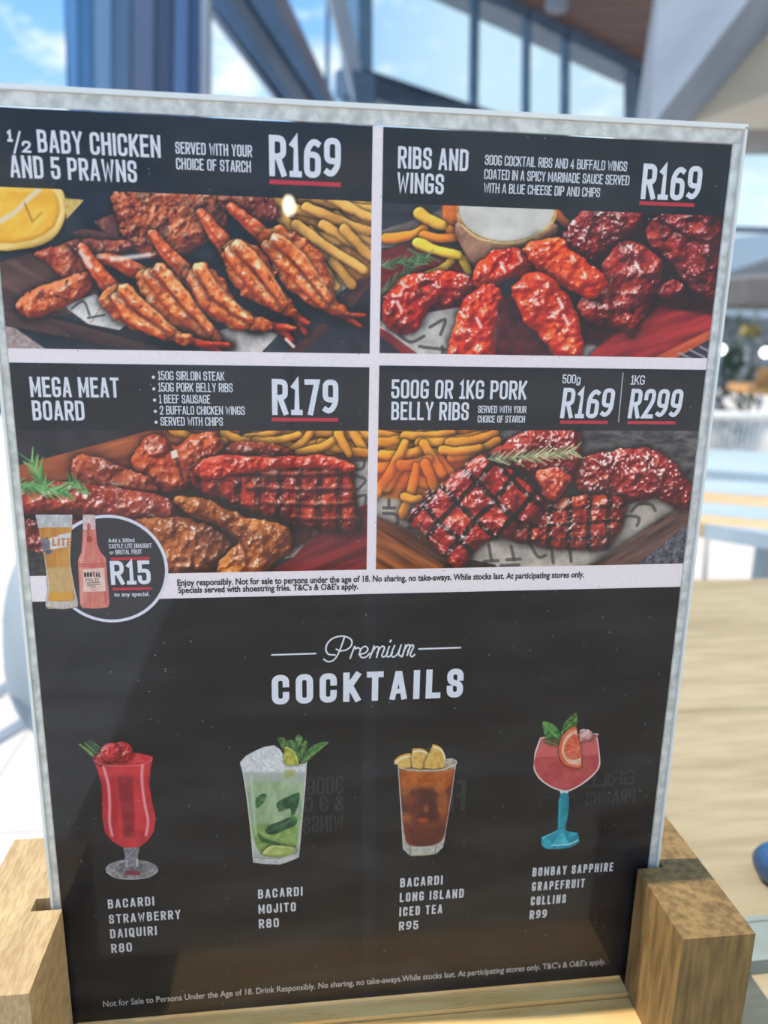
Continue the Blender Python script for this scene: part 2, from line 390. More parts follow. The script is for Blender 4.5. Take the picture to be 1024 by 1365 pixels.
class Canvas:
    def __init__(s, x0, y0, x1, y1, step, base=None):
        s.nx = max(2, int(round((x1-x0)/step))+1); s.ny = max(2, int(round((y1-y0)/step))+1)
        s.X, s.Y = np.meshgrid(np.linspace(x0, x1, s.nx), np.linspace(y0, y1, s.ny))
        s.U, s.V = layout(s.X, s.Y)
        s.rgb = np.zeros(s.U.shape + (3,)); s.a = np.zeros(s.U.shape)
        s.seed = 3
        if base is not None:
            s.rgb[:] = C_(base); s.a[:] = 1.0
    def win(s, P, m):
        P = np.array(P); q = (s.U > P[:, 0].min()-m) & (s.U < P[:, 0].max()+m) & (s.V > P[:, 1].min()-m) & (s.V < P[:, 1].max()+m)
        r = np.where(q.any(1))[0]; c = np.where(q.any(0))[0]
        if len(r) == 0 or len(c) == 0: return None
        return (slice(r[0], r[-1]+1), slice(c[0], c[-1]+1))
    def put(s, W, m, col):
        m3 = m[..., None]
        s.rgb[W] = s.rgb[W]*(1-m3) + col*m3
        s.a[W] = np.maximum(s.a[W], m)
    def ground(s, c0, c1, scale, aniso=(1, 1), seed=1, amt=1.0):
        n = vnoise(s.U/aniso[0], s.V/aniso[1], scale, seed, 4)[..., None]
        n = np.clip((n-0.5)*2.2*amt + 0.5, 0, 1)
        s.rgb[:] = C_(c0)*(1-n) + C_(c1)*n; s.a[:] = 1
    def flat(s, pts, c0, c1=None, scale=8, soft=0.8, smoothn=1, aniso=(1, 1), rot=0, op=1.0, shadow=0):
        s.seed += 1
        P = smooth(pts, smoothn) if smoothn > 1 else np.array(pts, float)
        W = s.win(P, 4 + 3*shadow)
        if W is None: return
        U, V = s.U[W], s.V[W]; d = sdf_poly(U, V, P)
        if shadow:
            s.rgb[W] *= (1 - 0.65*np.exp(np.minimum(d, 0)/shadow)*(d < 0))[..., None]
        c, k = math.cos(rot), math.sin(rot)
        n = vnoise((U*c+V*k)/aniso[0], (-U*k+V*c)/aniso[1], scale, s.seed, 4)[..., None]
        n = np.clip((n-0.5)*2.4 + 0.5, 0, 1)
        col = C_(c0) if c1 is None else C_(c0)*(1-n) + C_(c1)*n
        s.put(W, np.clip(d/soft + 0.5, 0, 1)*op, col)
    def line(s, pts, w, c, soft=0.8, op=1.0, w1=None, sm=4):
        P = smooth(pts, sm, False) if len(pts) > 2 else np.array(pts, float)
        W = s.win(P, w + 3)
        if W is None: return
        d = sdf_path(s.U[W], s.V[W], P, w, w if w1 is None else w1)
        s.put(W, np.clip(d/soft + 0.5, 0, 1)*op, C_(c))
    def body(s, pts, dark, mid, light, dome=14, bump=1.2, bs=7, gloss=0.6, fleck=0.5, ragged=1.5, shadow=5,
             path=None, L=(-0.45, -0.65, 0.62), char=0.0, grill=None, spots=0.0, fs=3.0, soft=0.9, hl=(255, 232, 222)):
        """one rounded, lit piece of food; pts outline, or path=(w0,w1) for a tapered roll along pts"""
        s.seed += 1; sd = s.seed
        if path: P = smooth(pts, 5, False) if len(pts) > 2 else np.array(pts, float); mw = max(path)
        else: P = smooth(pts, 5); mw = 0
        W = s.win(P, mw + 4 + 3*shadow)
        if W is None: return
        U, V = s.U[W], s.V[W]
        Uw = U + ragged*(vnoise(U, V, 11, sd+50, 2)-0.5)*4; Vw = V + ragged*(vnoise(U, V, 11, sd+51, 2)-0.5)*4
        d = sdf_path(Uw, Vw, P, *path) if path else sdf_poly(Uw, Vw, P)
        if shadow:
            s.rgb[W] *= (1 - 0.7*np.exp(np.minimum(d, 0)/shadow)*(d < 0))[..., None]
        k = np.clip(d/dome, 0, 1)
        h = dome*np.sqrt(np.maximum(1-(1-k)**2, 0))*0.75
        n1 = vnoise(U, V, bs*1.5, sd, 2); n2 = vnoise(U, V, bs*3.2, sd+9, 2); n3 = vnoise(U, V, fs, sd+21, 2)
        h = h + bump*bs*0.85*(n1-0.5) + bump*0.75*(n3-0.5)
        du = np.gradient(U, axis=1).mean(); dv = np.gradient(V, axis=0).mean()
        gx = np.gradient(h, axis=1)/du; gy = np.gradient(h, axis=0)/dv
        nz = 1/np.sqrt(1 + gx*gx + gy*gy); nx, ny = -gx*nz, -gy*nz
        Lv = np.array(L)/np.linalg.norm(L)
        dif = np.clip(nx*Lv[0] + ny*Lv[1] + nz*Lv[2], 0, 1)
        H = Lv + np.array([0, 0, 1.0]); H /= np.linalg.norm(H)
        sp = np.clip(nx*H[0] + ny*H[1] + nz*H[2], 0, 1)
        t = np.clip(0.14 + 0.92*(dif**1.2)*(0.22 + 1.3*n2) - 0.06, 0, 1)[..., None]
        col = np.where(t < 0.5, C_(dark)*(1-2*t) + C_(mid)*2*t, C_(mid)*(2-2*t) + C_(light)*(2*t-1))
        if spots:
            q = np.clip((vnoise(U, V, 5, sd+33, 2)-0.66)*8, 0, 1)[..., None]*spots
            col = col*(1-q) + C_(dark)*0.6*q
        if char:
            q = np.clip((vnoise(U, V, 13, sd+35, 3)-0.58)*6, 0, 1)[..., None]*char
            col = col*(1-q*0.8)
        if grill:
            for ang, per, wd, st in grill:
                c, k2 = math.cos(ang), math.sin(ang)
                ph = ((U*c + V*k2) + 5*(n2-0.5)) % per
                q = np.clip((wd - np.abs(ph-per/2))/1.5 + 0.5, 0, 1)[..., None]*st
                col = col*(1-q*0.85)
        fl = gloss*np.clip((sp-0.86)/0.12, 0, 1)**2 * np.clip((n1-0.42)*4, 0, 1)
        n4 = vnoise(U, V, 2.6, sd+40, 1); n5 = vnoise(U, V, 15, sd+41, 2)
        fl = fl*0.8 + fleck*np.clip((n4-0.66)*7, 0, 1)*np.clip((n5-0.42)*5, 0, 1)*np.clip((dif-0.40)*3, 0, 1)
        fl = np.clip(fl, 0, 0.92)[..., None]
        col = col*(1-fl) + C_(hl)*fl
        s.put(W, np.clip(d/soft + 0.5, 0, 1), np.clip(col, 0, 1))
    def fry(s, a, b, w=9, c=(224, 160, 74), bend=3):
        w = w*0.74
        c = np.array(c, float)
        m_ = ((a[0]+b[0])/2 + bend*0.5, (a[1]+b[1])/2 + bend)
        s.body([a, m_, b], c*0.66*np.array([1, .85, .7]), c, np.minimum(c*1.16 + 8, 250), dome=w*0.8, bump=0.15, bs=10, gloss=0.06, fleck=0.0,
               ragged=0.7, shadow=2.5, path=(w, w*0.8))
    def rosemary(s, a, b, c0=(58, 92, 62), c1=(120, 146, 104), n=22, ln=14):
        rng = np.random.RandomState(int(a[0])+5)
        ax, ay = a; bx, by = b; L = math.hypot(bx-ax, by-ay); ux, uy = (bx-ax)/L, (by-ay)/L
        s.line([a, b], 0.9, (90, 84, 60))
        for i in range(n):
            t = i/n; sg = 1 if i % 2 else -1; l = ln*(0.7 + 0.5*rng.rand())
            px, py = ax+(bx-ax)*t, ay+(by-ay)*t; an = 0.45 + 0.3*rng.rand()
            dx = ux*math.cos(an) - sg*uy*math.sin(an); dy = uy*math.cos(an) + sg*ux*math.sin(an)
            k = rng.rand(); col = tuple(np.array(c0)*(1-k) + np.array(c1)*k)
            s.line([(px, py), (px+dx*l, py+dy*l)], 1.5, col, w1=0.6)
    def letters(s, items, c=(70, 62, 60), w=1.6, op=0.8):
        for it in items: s.line(it, w, c, op=op)

WINGD, WINGM, WINGL = (78, 8, 10), (190, 36, 20), (236, 92, 44)

def photo_prawns(cv):
    cv.ground((28, 32, 42), (52, 52, 60), 30, seed=2)
    cv.flat([(-30, 360), (50, 335), (125, 372), (140, 410), (60, 425), (-30, 420)], (72, 50, 46), (104, 76, 68), 10, aniso=(4, 1), rot=0.5)
    cv.flat([(-20, 415), (40, 416), (280, 480), (240, 480), (-20, 428)], (52, 36, 38), (86, 60, 56), 8, aniso=(6, 1), rot=0.3, shadow=4)
    cv.flat([(-20, 430), (20, 437), (75, 475), (-20, 480)], (140, 120, 116), (176, 156, 150), 5)
    cv.flat([(430, 430), (500, 340), (520, 340), (520, 480), (400, 480)], (34, 32, 40), (52, 48, 56), 9)
    cv.flat([(452, 402), (500, 346), (505, 366), (462, 420)], (64, 38, 38), (96, 56, 50), 7, aniso=(5, 1), rot=-0.9)
    cv.flat([(380, 470), (432, 430), (440, 436), (400, 474)], (62, 34, 36), (92, 52, 48), 7)
    # paper under the prawns
    cv.flat([(86, 408), (128, 392), (170, 432), (160, 440), (118, 432)], (196, 188, 182), (222, 214, 208), 8)
    cv.letters([[(96, 412), (112, 402), (120, 420)], [(118, 424), (140, 420)]])
    cv.flat([(262, 452), (330, 428), (372, 446), (345, 474), (270, 474)], (184, 172, 166), (220, 208, 200), 10)
    cv.flat([(446, 360), (474, 358), (462, 384), (448, 394)], (150, 134, 128), (186, 170, 160), 6)
    # lemon
    cv.body([(-40, 246), (30, 247), (78, 250), (88, 268), (88, 288), (78, 311), (58, 326), (25, 333), (-5, 333), (-60, 315)], (190, 140, 60), (222, 190, 120), (232, 212, 160), dome=4, bump=.1, gloss=.1, fleck=0, ragged=.3)
    cv.body([(-40, 250), (30, 250), (66, 252), (79, 268), (80, 286), (70, 306), (52, 317), (24, 324), (-4, 323), (-50, 305)], (196, 140, 44), (222, 170, 62), (236, 200, 100), dome=7, bump=.25, bs=9, gloss=.15, fleck=.1, ragged=.6, shadow=0)
    cv.line([(52, 254), (36, 268), (20, 284), (-4, 298)], 3.4, (216, 196, 162), soft=2)
    cv.line([(34, 272), (44, 296)], 1.2, (160, 110, 50), soft=2); cv.line([(44, 296), (56, 284)], 1.0, (180, 130, 60), soft=2)
    cv.flat([(84, 264), (113, 267), (90, 292)], (186, 152, 82), (212, 184, 122), 6)
    cv.flat([(126, 296), (160, 281), (172, 306), (150, 318)], (92, 56, 48), (142, 90, 76), 6, shadow=3)
    cv.flat([(96, 310), (112, 305), (170, 316), (168, 322), (110, 322)], (88, 56, 50), (120, 78, 68), 6)
    # chips
    cv.flat([(340, 258), (510, 258), (510, 360), (460, 380), (400, 320)], (150, 96, 46), (190, 134, 72), 8, soft=6)
    for a, b in [((404, 264), (470, 268)), ((470, 270), (505, 276)), ((380, 296), (452, 322)), ((448, 288), (505, 330)), ((414, 308), (470, 380)), ((352, 264), (440, 288)), ((398, 258), (500, 280)), ((410, 276), (505, 312)), ((440, 262), (510, 296)), ((432, 300), (498, 336)),
                 ((460, 306), (500, 346)), ((372, 286), (412, 322)), ((420, 320), (432, 344)), ((396, 300), (486, 360)), ((420, 340), (450, 384))]:
        cv.fry(a, b, 9.5, (214, 160, 88))
    # chicken
    cv.body([(155, 255), (250, 250), (300, 262), (300, 300), (262, 332), (232, 342), (200, 344), (172, 326), (160, 300)], (66, 24, 20), (166, 80, 48), (222, 150, 104), dome=20, bump=1.5, bs=6, gloss=.5, fleck=.5, spots=.9, char=.5)
    cv.body([(292, 262), (350, 260), (372, 280), (360, 296), (310, 290)], (60, 22, 22), (134, 62, 44), (200, 130, 96), dome=12, bump=1.4, spots=.9)
    cv.body([(48, 337), (80, 328), (104, 324), (122, 352), (112, 384), (86, 372), (64, 352)], (84, 26, 20), (164, 74, 50), (210, 118, 78), dome=12, bump=1.2, fleck=.4, spots=.4)
    cv.body([(92, 322), (160, 320), (176, 332), (120, 344)], (56, 20, 20), (128, 58, 44), (190, 100, 70), dome=9, bump=1.3, spots=.7)
    cv.body([(24, 402), (38, 389), (84, 372), (116, 362), (124, 384), (100, 402), (62, 420), (36, 423), (25, 414)], (88, 26, 16), (184, 88, 50), (228, 140, 90), dome=15, bump=1.3, bs=7, gloss=.5, fleck=.5, spots=.9)
    PD, PM, PL = (150, 54, 22), (228, 134, 74), (250, 202, 150)
    def prawn(head, body, tail, vein):
        tx, ty = tail[-1]; qx, qy = tail[-2]
        for sgn in (-1, 1):
            cv.body([tail[0], tail[1], (tx + sgn*2, ty - sgn*7)], (96, 16, 10), (190, 54, 26), (238, 130, 84), dome=5, bump=.6, bs=4, path=(7, 3), gloss=.5, fleck=.3, ragged=1)
        cv.body(head, (104, 30, 18), (206, 98, 54), (242, 172, 128), dome=11, bump=.7, bs=7, path=(6, 13), gloss=.9, fleck=.5, ragged=.8, spots=.3)
        cv.line([(x-3, y+3) for x, y in head], 1.3, (150, 40, 24), soft=2.5, op=.6)
        cv.body(body, (104, 34, 14), (198, 100, 48), (236, 170, 112), dome=11, bump=1.0, bs=9, gloss=.6, fleck=.3, spots=.5, ragged=2.4)
        V = np.array(vein, float); D = V[-1]-V[0]; D /= np.hypot(*D); nrm = np.array([-D[1], D[0]])
        for sg, w0, w1 in ((1, 10.5, 6), (-1, 10.5, 5.5)):
            cv.body([tuple(V[0] + nrm*sg*6 + D*4), tuple(V[1] + nrm*sg*9), tuple(V[2] + nrm*sg*4)], PD, PM, PL, dome=12, bump=.9, bs=10, gloss=1.0, fleck=.45, spots=.55, ragged=1.6, shadow=2.5, path=(w0, w1))
        cv.line([tuple(v) for v in V], 1.7, (104, 34, 16), soft=3.5, op=.7)
        cv.line([tuple(V[0] + nrm*14), tuple(V[1] + nrm*18), tuple(V[2] + nrm*10)], 1.2, (196, 62, 30), soft=3, op=.7)
        cv.line([tuple(V[0] - nrm*13), tuple(V[1] - nrm*17), tuple(V[2] - nrm*9)], 1.2, (250, 200, 150), soft=3, op=.55)
    prawn([(308, 276), (334, 298), (360, 322)], [(346, 318), (368, 302), (396, 312), (424, 336), (440, 362), (448, 398), (470, 418), (440, 418), (404, 400), (376, 374), (358, 344)], [(422, 402), (452, 418), (484, 427)], [(362, 322), (392, 350), (436, 402)])
    prawn([(268, 284), (284, 304), (304, 332)], [(296, 336), (312, 320), (338, 328), (362, 352), (374, 384), (396, 412), (388, 422), (350, 408), (318, 388), (304, 362)], [(366, 404), (392, 420), (410, 437)], [(312, 330), (342, 366), (376, 408)])
    prawn([(204, 312), (226, 340), (250, 366)], [(242, 366), (258, 356), (282, 358), (304, 380), (318, 408), (362, 430), (350, 440), (304, 436), (274, 416), (256, 392)], [(340, 436), (366, 434), (391, 446)], [(262, 362), (284, 398), (330, 430)])
    prawn([(134, 344), (160, 350), (192, 368)], [(182, 368), (200, 358), (226, 360), (248, 386), (264, 414), (296, 446), (288, 458), (254, 448), (216, 424), (192, 398)], [(276, 448), (294, 460), (308, 468)], [(206, 362), (236, 400), (278, 444)])
    prawn([(110, 330), (128, 358), (152, 388)], [(136, 394), (160, 378), (186, 396), (212, 426), (256, 448), (250, 458), (202, 448), (160, 430), (140, 412)], [(240, 450), (268, 458), (302, 466)], [(160, 390), (186, 418), (226, 444)])
    cv.line([(108, 336), (122, 356)], 3, (230, 214, 206), soft=3, op=.8); cv.line([(150, 346), (200, 340)], 3, (244, 226, 214), soft=4, op=.8)
    cv.line([(382, 452), (392, 462)], 2, (230, 200, 190), soft=2)
    for a, b in [((150, 386), (122, 430)), ((300, 300), (260, 270))]: cv.line([a, b], .6, (120, 60, 36), op=.5)

def photo_wings(cv):
    cv.ground((32, 33, 42), (58, 56, 62), 14, aniso=(3, 1), seed=5)
    cv.flat([(500, 310), (560, 290), (600, 276), (600, 300), (520, 330), (500, 332)], (92, 80, 78), (130, 112, 106), 5, aniso=(4, 1), rot=-.4)
    cv.flat([(500, 338), (560, 318), (640, 340), (640, 420), (500, 400)], (84, 22, 24), (136, 42, 40), 10, aniso=(6, 1), rot=-.3)
    cv.flat([(505, 428), (610, 410), (800, 440), (830, 452), (780, 480), (505, 480)], (176, 164, 156), (206, 196, 186), 12)
    cv.letters([[(532, 446), (548, 456), (566, 448)], [(574, 436), (594, 426), (588, 446)], [(560, 462), (594, 466)], [(590, 462), (592, 480)], [(664, 450), (664, 474)], [(668, 452), (680, 466)], [(776, 452), (790, 446), (796, 460)]], w=2.2)
    cv.flat([(505, 436), (520, 444), (566, 478), (505, 480)], (96, 26, 30), (146, 46, 44), 8, aniso=(5, 1), rot=.6)
    cv.flat([(505, 446), (548, 480), (505, 480)], (30, 28, 36), (44, 40, 48), 8)
    cv.flat([(780, 480), (850, 410), (890, 396), (960, 410), (960, 446), (868, 482)], (112, 28, 34), (168, 50, 50), 9, aniso=(8, 1), rot=-.35, shadow=4)
    cv.flat([(866, 480), (950, 438), (950, 450), (894, 482)], (154, 62, 42), (198, 96, 60), 8, aniso=(6, 1), rot=-.4)
    cv.flat([(894, 482), (950, 450), (960, 482)], (44, 42, 50), (60, 56, 64), 5)
    for k in range(3): cv.line([(906+14*k, 470-4*k), (926+14*k, 480-4*k)], 1.4, (150, 138, 140))
    # chips
    cv.flat([(590, 270), (616, 270), (616, 310), (592, 304)], (190, 96, 44), (222, 128, 66), 8)
    for a, b, w, c in [((742, 285), (760, 300), 9, (160, 84, 50)), ((572, 366), (604, 346), 8, (214, 172, 66)), ((618, 346), (626, 364), 8, (222, 178, 70)), ((600, 306), (622, 322), 8, (220, 130, 60)),
                       ((516, 318), (566, 306), 9.5, (232, 142, 48)), ((566, 314), (614, 316), 8.5, (232, 138, 50)), ((560, 284), (590, 300), 11, (226, 176, 78)), ((558, 324), (612, 340), 9.5, (228, 190, 74))]:
        cv.fry(a, b, w, c)
    # dip
    cv.body([(614, 292), (624, 344), (646, 356), (700, 352), (728, 330), (738, 296)], (84, 52, 44), (150, 108, 86), (190, 150, 124), dome=14, bump=.3, gloss=.3, fleck=.1, ragged=.3)
    el = lambda cx, cy, rx, ry, n=24: [(cx+rx*math.cos(2*math.pi*i/n), cy+ry*math.sin(2*math.pi*i/n)) for i in range(n)]
    cv.flat(el(676, 282, 67, 45), (150, 108, 66), (204, 164, 112), 10, smoothn=2)
    cv.flat(el(676, 280, 63, 41), (186, 178, 168), (208, 200, 190), 30, smoothn=2)
    cv.flat(el(672, 312, 30, 8), (216, 208, 198), None, smoothn=2, soft=8, op=.6)
    cv.line([(616, 300), (640, 318), (680, 324), (715, 314), (736, 296)], 1, (232, 206, 160), op=.8)
    cv.rosemary((506, 354), (576, 342)); cv.rosemary((508, 392), (562, 346)); cv.line([(545, 332), (570, 346)], 1.6, (70, 104, 70))
    # ribs
    RD, RM, RL = (44, 8, 12), (122, 28, 30), (186, 76, 64)
    cv.flat([(740, 320), (860, 270), (960, 280), (950, 420), (880, 410), (800, 460), (700, 460), (690, 400)], (40, 14, 20), (70, 22, 26), 12, soft=6)
    cv.body([(750, 316), (772, 286), (800, 274), (862, 274), (856, 296), (826, 326), (794, 347), (768, 336)], RD, RM, RL, dome=18, bump=1.6, bs=6, gloss=.9, fleck=1.0, char=.6)
    cv.body([(862, 306), (878, 288), (906, 276), (960, 276), (955, 392), (940, 398), (914, 376), (890, 346), (868, 330)], RD, (128, 32, 34), RL, dome=20, bump=1.7, bs=9, gloss=.7, fleck=.7, char=.5)
    cv.line([(880, 292), (904, 308), (930, 320), (950, 322)], 2.6, (40, 10, 16), soft=3, op=.8)
    cv.body([(876, 386), (898, 372), (912, 384), (900, 396), (884, 398)], RD, RM, RL, dome=8, bump=1.4, fleck=.8)
    cv.body([(800, 366), (812, 338), (840, 320), (874, 338), (885, 360), (872, 398), (856, 430), (842, 447), (828, 440), (786, 430), (772, 404)], RD, (146, 36, 30), (206, 92, 72), dome=22, bump=1.6, bs=9, gloss=.8, fleck=.8, char=.4)
    # wings
    kw = dict(bump=1.5, bs=8, gloss=1.0, fleck=.8, ragged=2.0)
    cv.body([(509, 412), (520, 386), (548, 366), (592, 362), (628, 366), (640, 384), (602, 404), (578, 408), (558, 440), (532, 444), (512, 428)], WINGD, (170, 34, 22), WINGL, dome=20, char=.5, **kw)
    cv.body([(630, 366), (652, 338), (690, 332), (712, 350), (704, 364), (672, 374), (662, 390), (638, 384)], WINGD, WINGM, WINGL, dome=16, **kw)
    cv.body([(698, 332), (714, 319), (744, 317), (768, 338), (800, 360), (809, 378), (796, 394), (780, 396), (744, 376), (714, 356)], (110, 20, 12), (196, 58, 26), (240, 128, 66), dome=18, **kw)
    cv.body([(602, 480), (604, 440), (616, 404), (640, 381), (664, 384), (672, 410), (661, 446), (656, 480)], (100, 14, 12), (192, 46, 26), (242, 118, 56), dome=18, **kw)
    cv.flat([(664, 400), (690, 392), (720, 440), (740, 480), (660, 480)], (56, 18, 24), (92, 34, 36), 9, soft=5)
    cv.body([(684, 384), (700, 366), (724, 361), (750, 384), (766, 412), (778, 450), (774, 480), (746, 480), (726, 452), (700, 432), (690, 404)], (108, 18, 12), (196, 56, 28), (244, 132, 64), dome=18, **kw)
    for x, y in [(668, 350), (745, 398), (752, 420), (636, 424), (530, 402), (848, 350)]: cv.line([(x, y), (x+6, y+12)], 2, (255, 240, 232), soft=2.5, op=.75)

def photo_meats(cv):
    cv.ground((30, 28, 34), (50, 46, 50), 22, seed=8)
    cv.flat([(10, 625), (200, 574), (320, 560), (320, 650), (20, 668)], (138, 72, 44), (180, 106, 70), 9, aniso=(9, 1), rot=-.25)
    cv.flat([(140, 612), (260, 584), (280, 592), (200, 640)], (104, 50, 34), (134, 70, 46), 9, aniso=(6, 1), rot=-.25, soft=5)
    cv.flat([(440, 596), (500, 590), (500, 720), (380, 745), (380, 700), (470, 690)], (150, 140, 132), (184, 174, 164), 10)
    cv.letters([[(472, 614), (486, 614), (484, 624), (474, 626)], [(476, 634), (488, 640), (478, 652)], [(474, 664), (488, 660), (486, 676)], [(394, 716), (424, 718)], [(400, 722), (414, 724)]], w=2)
    cv.flat([(330, 570), (500, 570), (500, 612), (380, 612)], (150, 84, 34), (200, 124, 52), 8, soft=5)
    for a, b, w in [((410, 596), (470, 574), 9), ((440, 600), (500, 580), 9), ((476, 604), (452, 574), 8), ((360, 580), (400, 600), 9), ((330, 584), (372, 572), 8), ((300, 578), (340, 590), 8), ((420, 574), (492, 580), 9), ((470, 572), (488, 606), 9), ((430, 590), (494, 604), 9), ((380, 606), (414, 576), 8), ((398, 606), (456, 580), 8.5),
                    ((452, 578), (466, 606), 8.5), ((342, 588), (398, 580), 7.5), ((230, 574), (300, 588), 7)]:
        cv.fry(a, b, w, (222, 152, 66))
    kw = dict(bump=1.5, bs=8, gloss=.8, fleck=.6, ragged=1.8)
    cv.flat([(60, 660), (240, 640), (420, 640), (420, 720), (300, 780), (100, 780)], (34, 16, 14), (84, 40, 30), 9, soft=10)
    cv.body([(300, 600), (322, 588), (352, 590), (384, 596), (386, 610), (330, 616), (296, 616)], (50, 12, 12), (124, 46, 30), (176, 82, 54), dome=12, **kw)
    cv.body([(178, 614), (192, 588), (212, 579), (234, 596), (246, 588), (262, 578), (290, 578), (300, 600), (280, 624), (250, 650), (222, 656), (192, 640)], (60, 14, 10), (158, 62, 36), (206, 104, 60), dome=18, **kw)
    cv.line([(224, 590), (236, 612), (244, 640)], 2.4, (60, 30, 20), soft=3, op=.8)
    cv.flat([(228, 602), (236, 599), (238, 609), (230, 612)], (226, 208, 192), None); cv.flat([(167, 628), (176, 625), (180, 634), (170, 633)], (216, 196, 180), None)
    cv.body([(96, 622), (104, 608), (128, 609), (164, 622), (196, 636), (212, 652), (198, 660), (150, 660), (106, 654)], (62, 16, 12), (142, 62, 42), (196, 106, 70), dome=14, **kw)
    cv.body([(20, 700), (60, 694), (110, 700), (110, 780), (20, 780)], (40, 12, 16), (110, 36, 34), (160, 70, 56), dome=16, **kw)
    cv.flat([(30, 730), (70, 742), (80, 780), (30, 780)], (40, 38, 40), (66, 60, 58), 4)
    cv.body([(24, 666), (90, 664), (160, 672), (216, 684)], (54, 12, 14), (138, 52, 38), (196, 98, 64), dome=18, bump=.9, bs=8, gloss=1.2, fleck=.6, path=(21, 22), ragged=1)
    cv.rosemary((18, 648), (92, 656), (54, 110, 66), (134, 176, 112), n=30, ln=20); cv.rosemary((62, 656), (42, 612), (60, 116, 70), (140, 180, 112), n=16, ln=22); cv.rosemary((120, 658), (92, 640), (54, 110, 66), (120, 160, 104), n=10)
    cv.body([(170, 700), (220, 690), (262, 694), (306, 722), (300, 748), (262, 764), (180, 770)], (44, 18, 10), (128, 66, 34), (186, 112, 62), dome=20, **kw)
    cv.flat([(440, 690), (500, 668), (500, 775), (340, 775), (392, 742)], (76, 20, 26), (124, 38, 42), 9, aniso=(9, 1), rot=-.4)
    cv.body([(256, 630), (288, 609), (340, 607), (432, 609), (471, 618), (474, 650), (481, 692), (477, 708), (428, 707), (368, 692), (300, 668), (266, 656)], (40, 6, 8), (148, 42, 28), (206, 90, 62), dome=16, bump=1.4, bs=10, gloss=.8, fleck=.5,
            grill=[(0.03, 27, 4.5, .6)], char=.3)
    for y, x0, x1 in [(632, 300, 470), (652, 330, 472), (672, 350, 476), (692, 380, 480)]:
        cv.line([(x0, y), ((x0+x1)/2, y+3), (x1, y+1)], 2.6, (48, 8, 10), soft=4, op=.8)
        cv.line([(x0+10, y-5), ((x0+x1)/2, y-2), (x1-6, y-4)], 1.4, (232, 150, 128), soft=3, op=.35)
    cv.body([(264, 618), (300, 606), (360, 609), (430, 607), (470, 618), (468, 628), (400, 624), (330, 630), (280, 640), (262, 634)], (92, 16, 14), (190, 62, 42), (230, 128, 102), dome=9, bump=1.7, bs=6, gloss=.9, fleck=.6, shadow=3)
    cv.body([(232, 664), (270, 664), (330, 690), (374, 698), (390, 714), (386, 736), (366, 750), (346, 776), (296, 776), (290, 756), (308, 734), (316, 718), (288, 700), (254, 688)], (56, 22, 8), (156, 84, 36), (214, 140, 76), dome=18, **kw)
    cv.line([(262, 684), (300, 704), (324, 726), (330, 750)], 2.2, (70, 28, 10), soft=3, op=.8)
    cv.flat([(270, 770), (300, 764), (300, 780), (270, 780)], (180, 168, 156), None, soft=3)

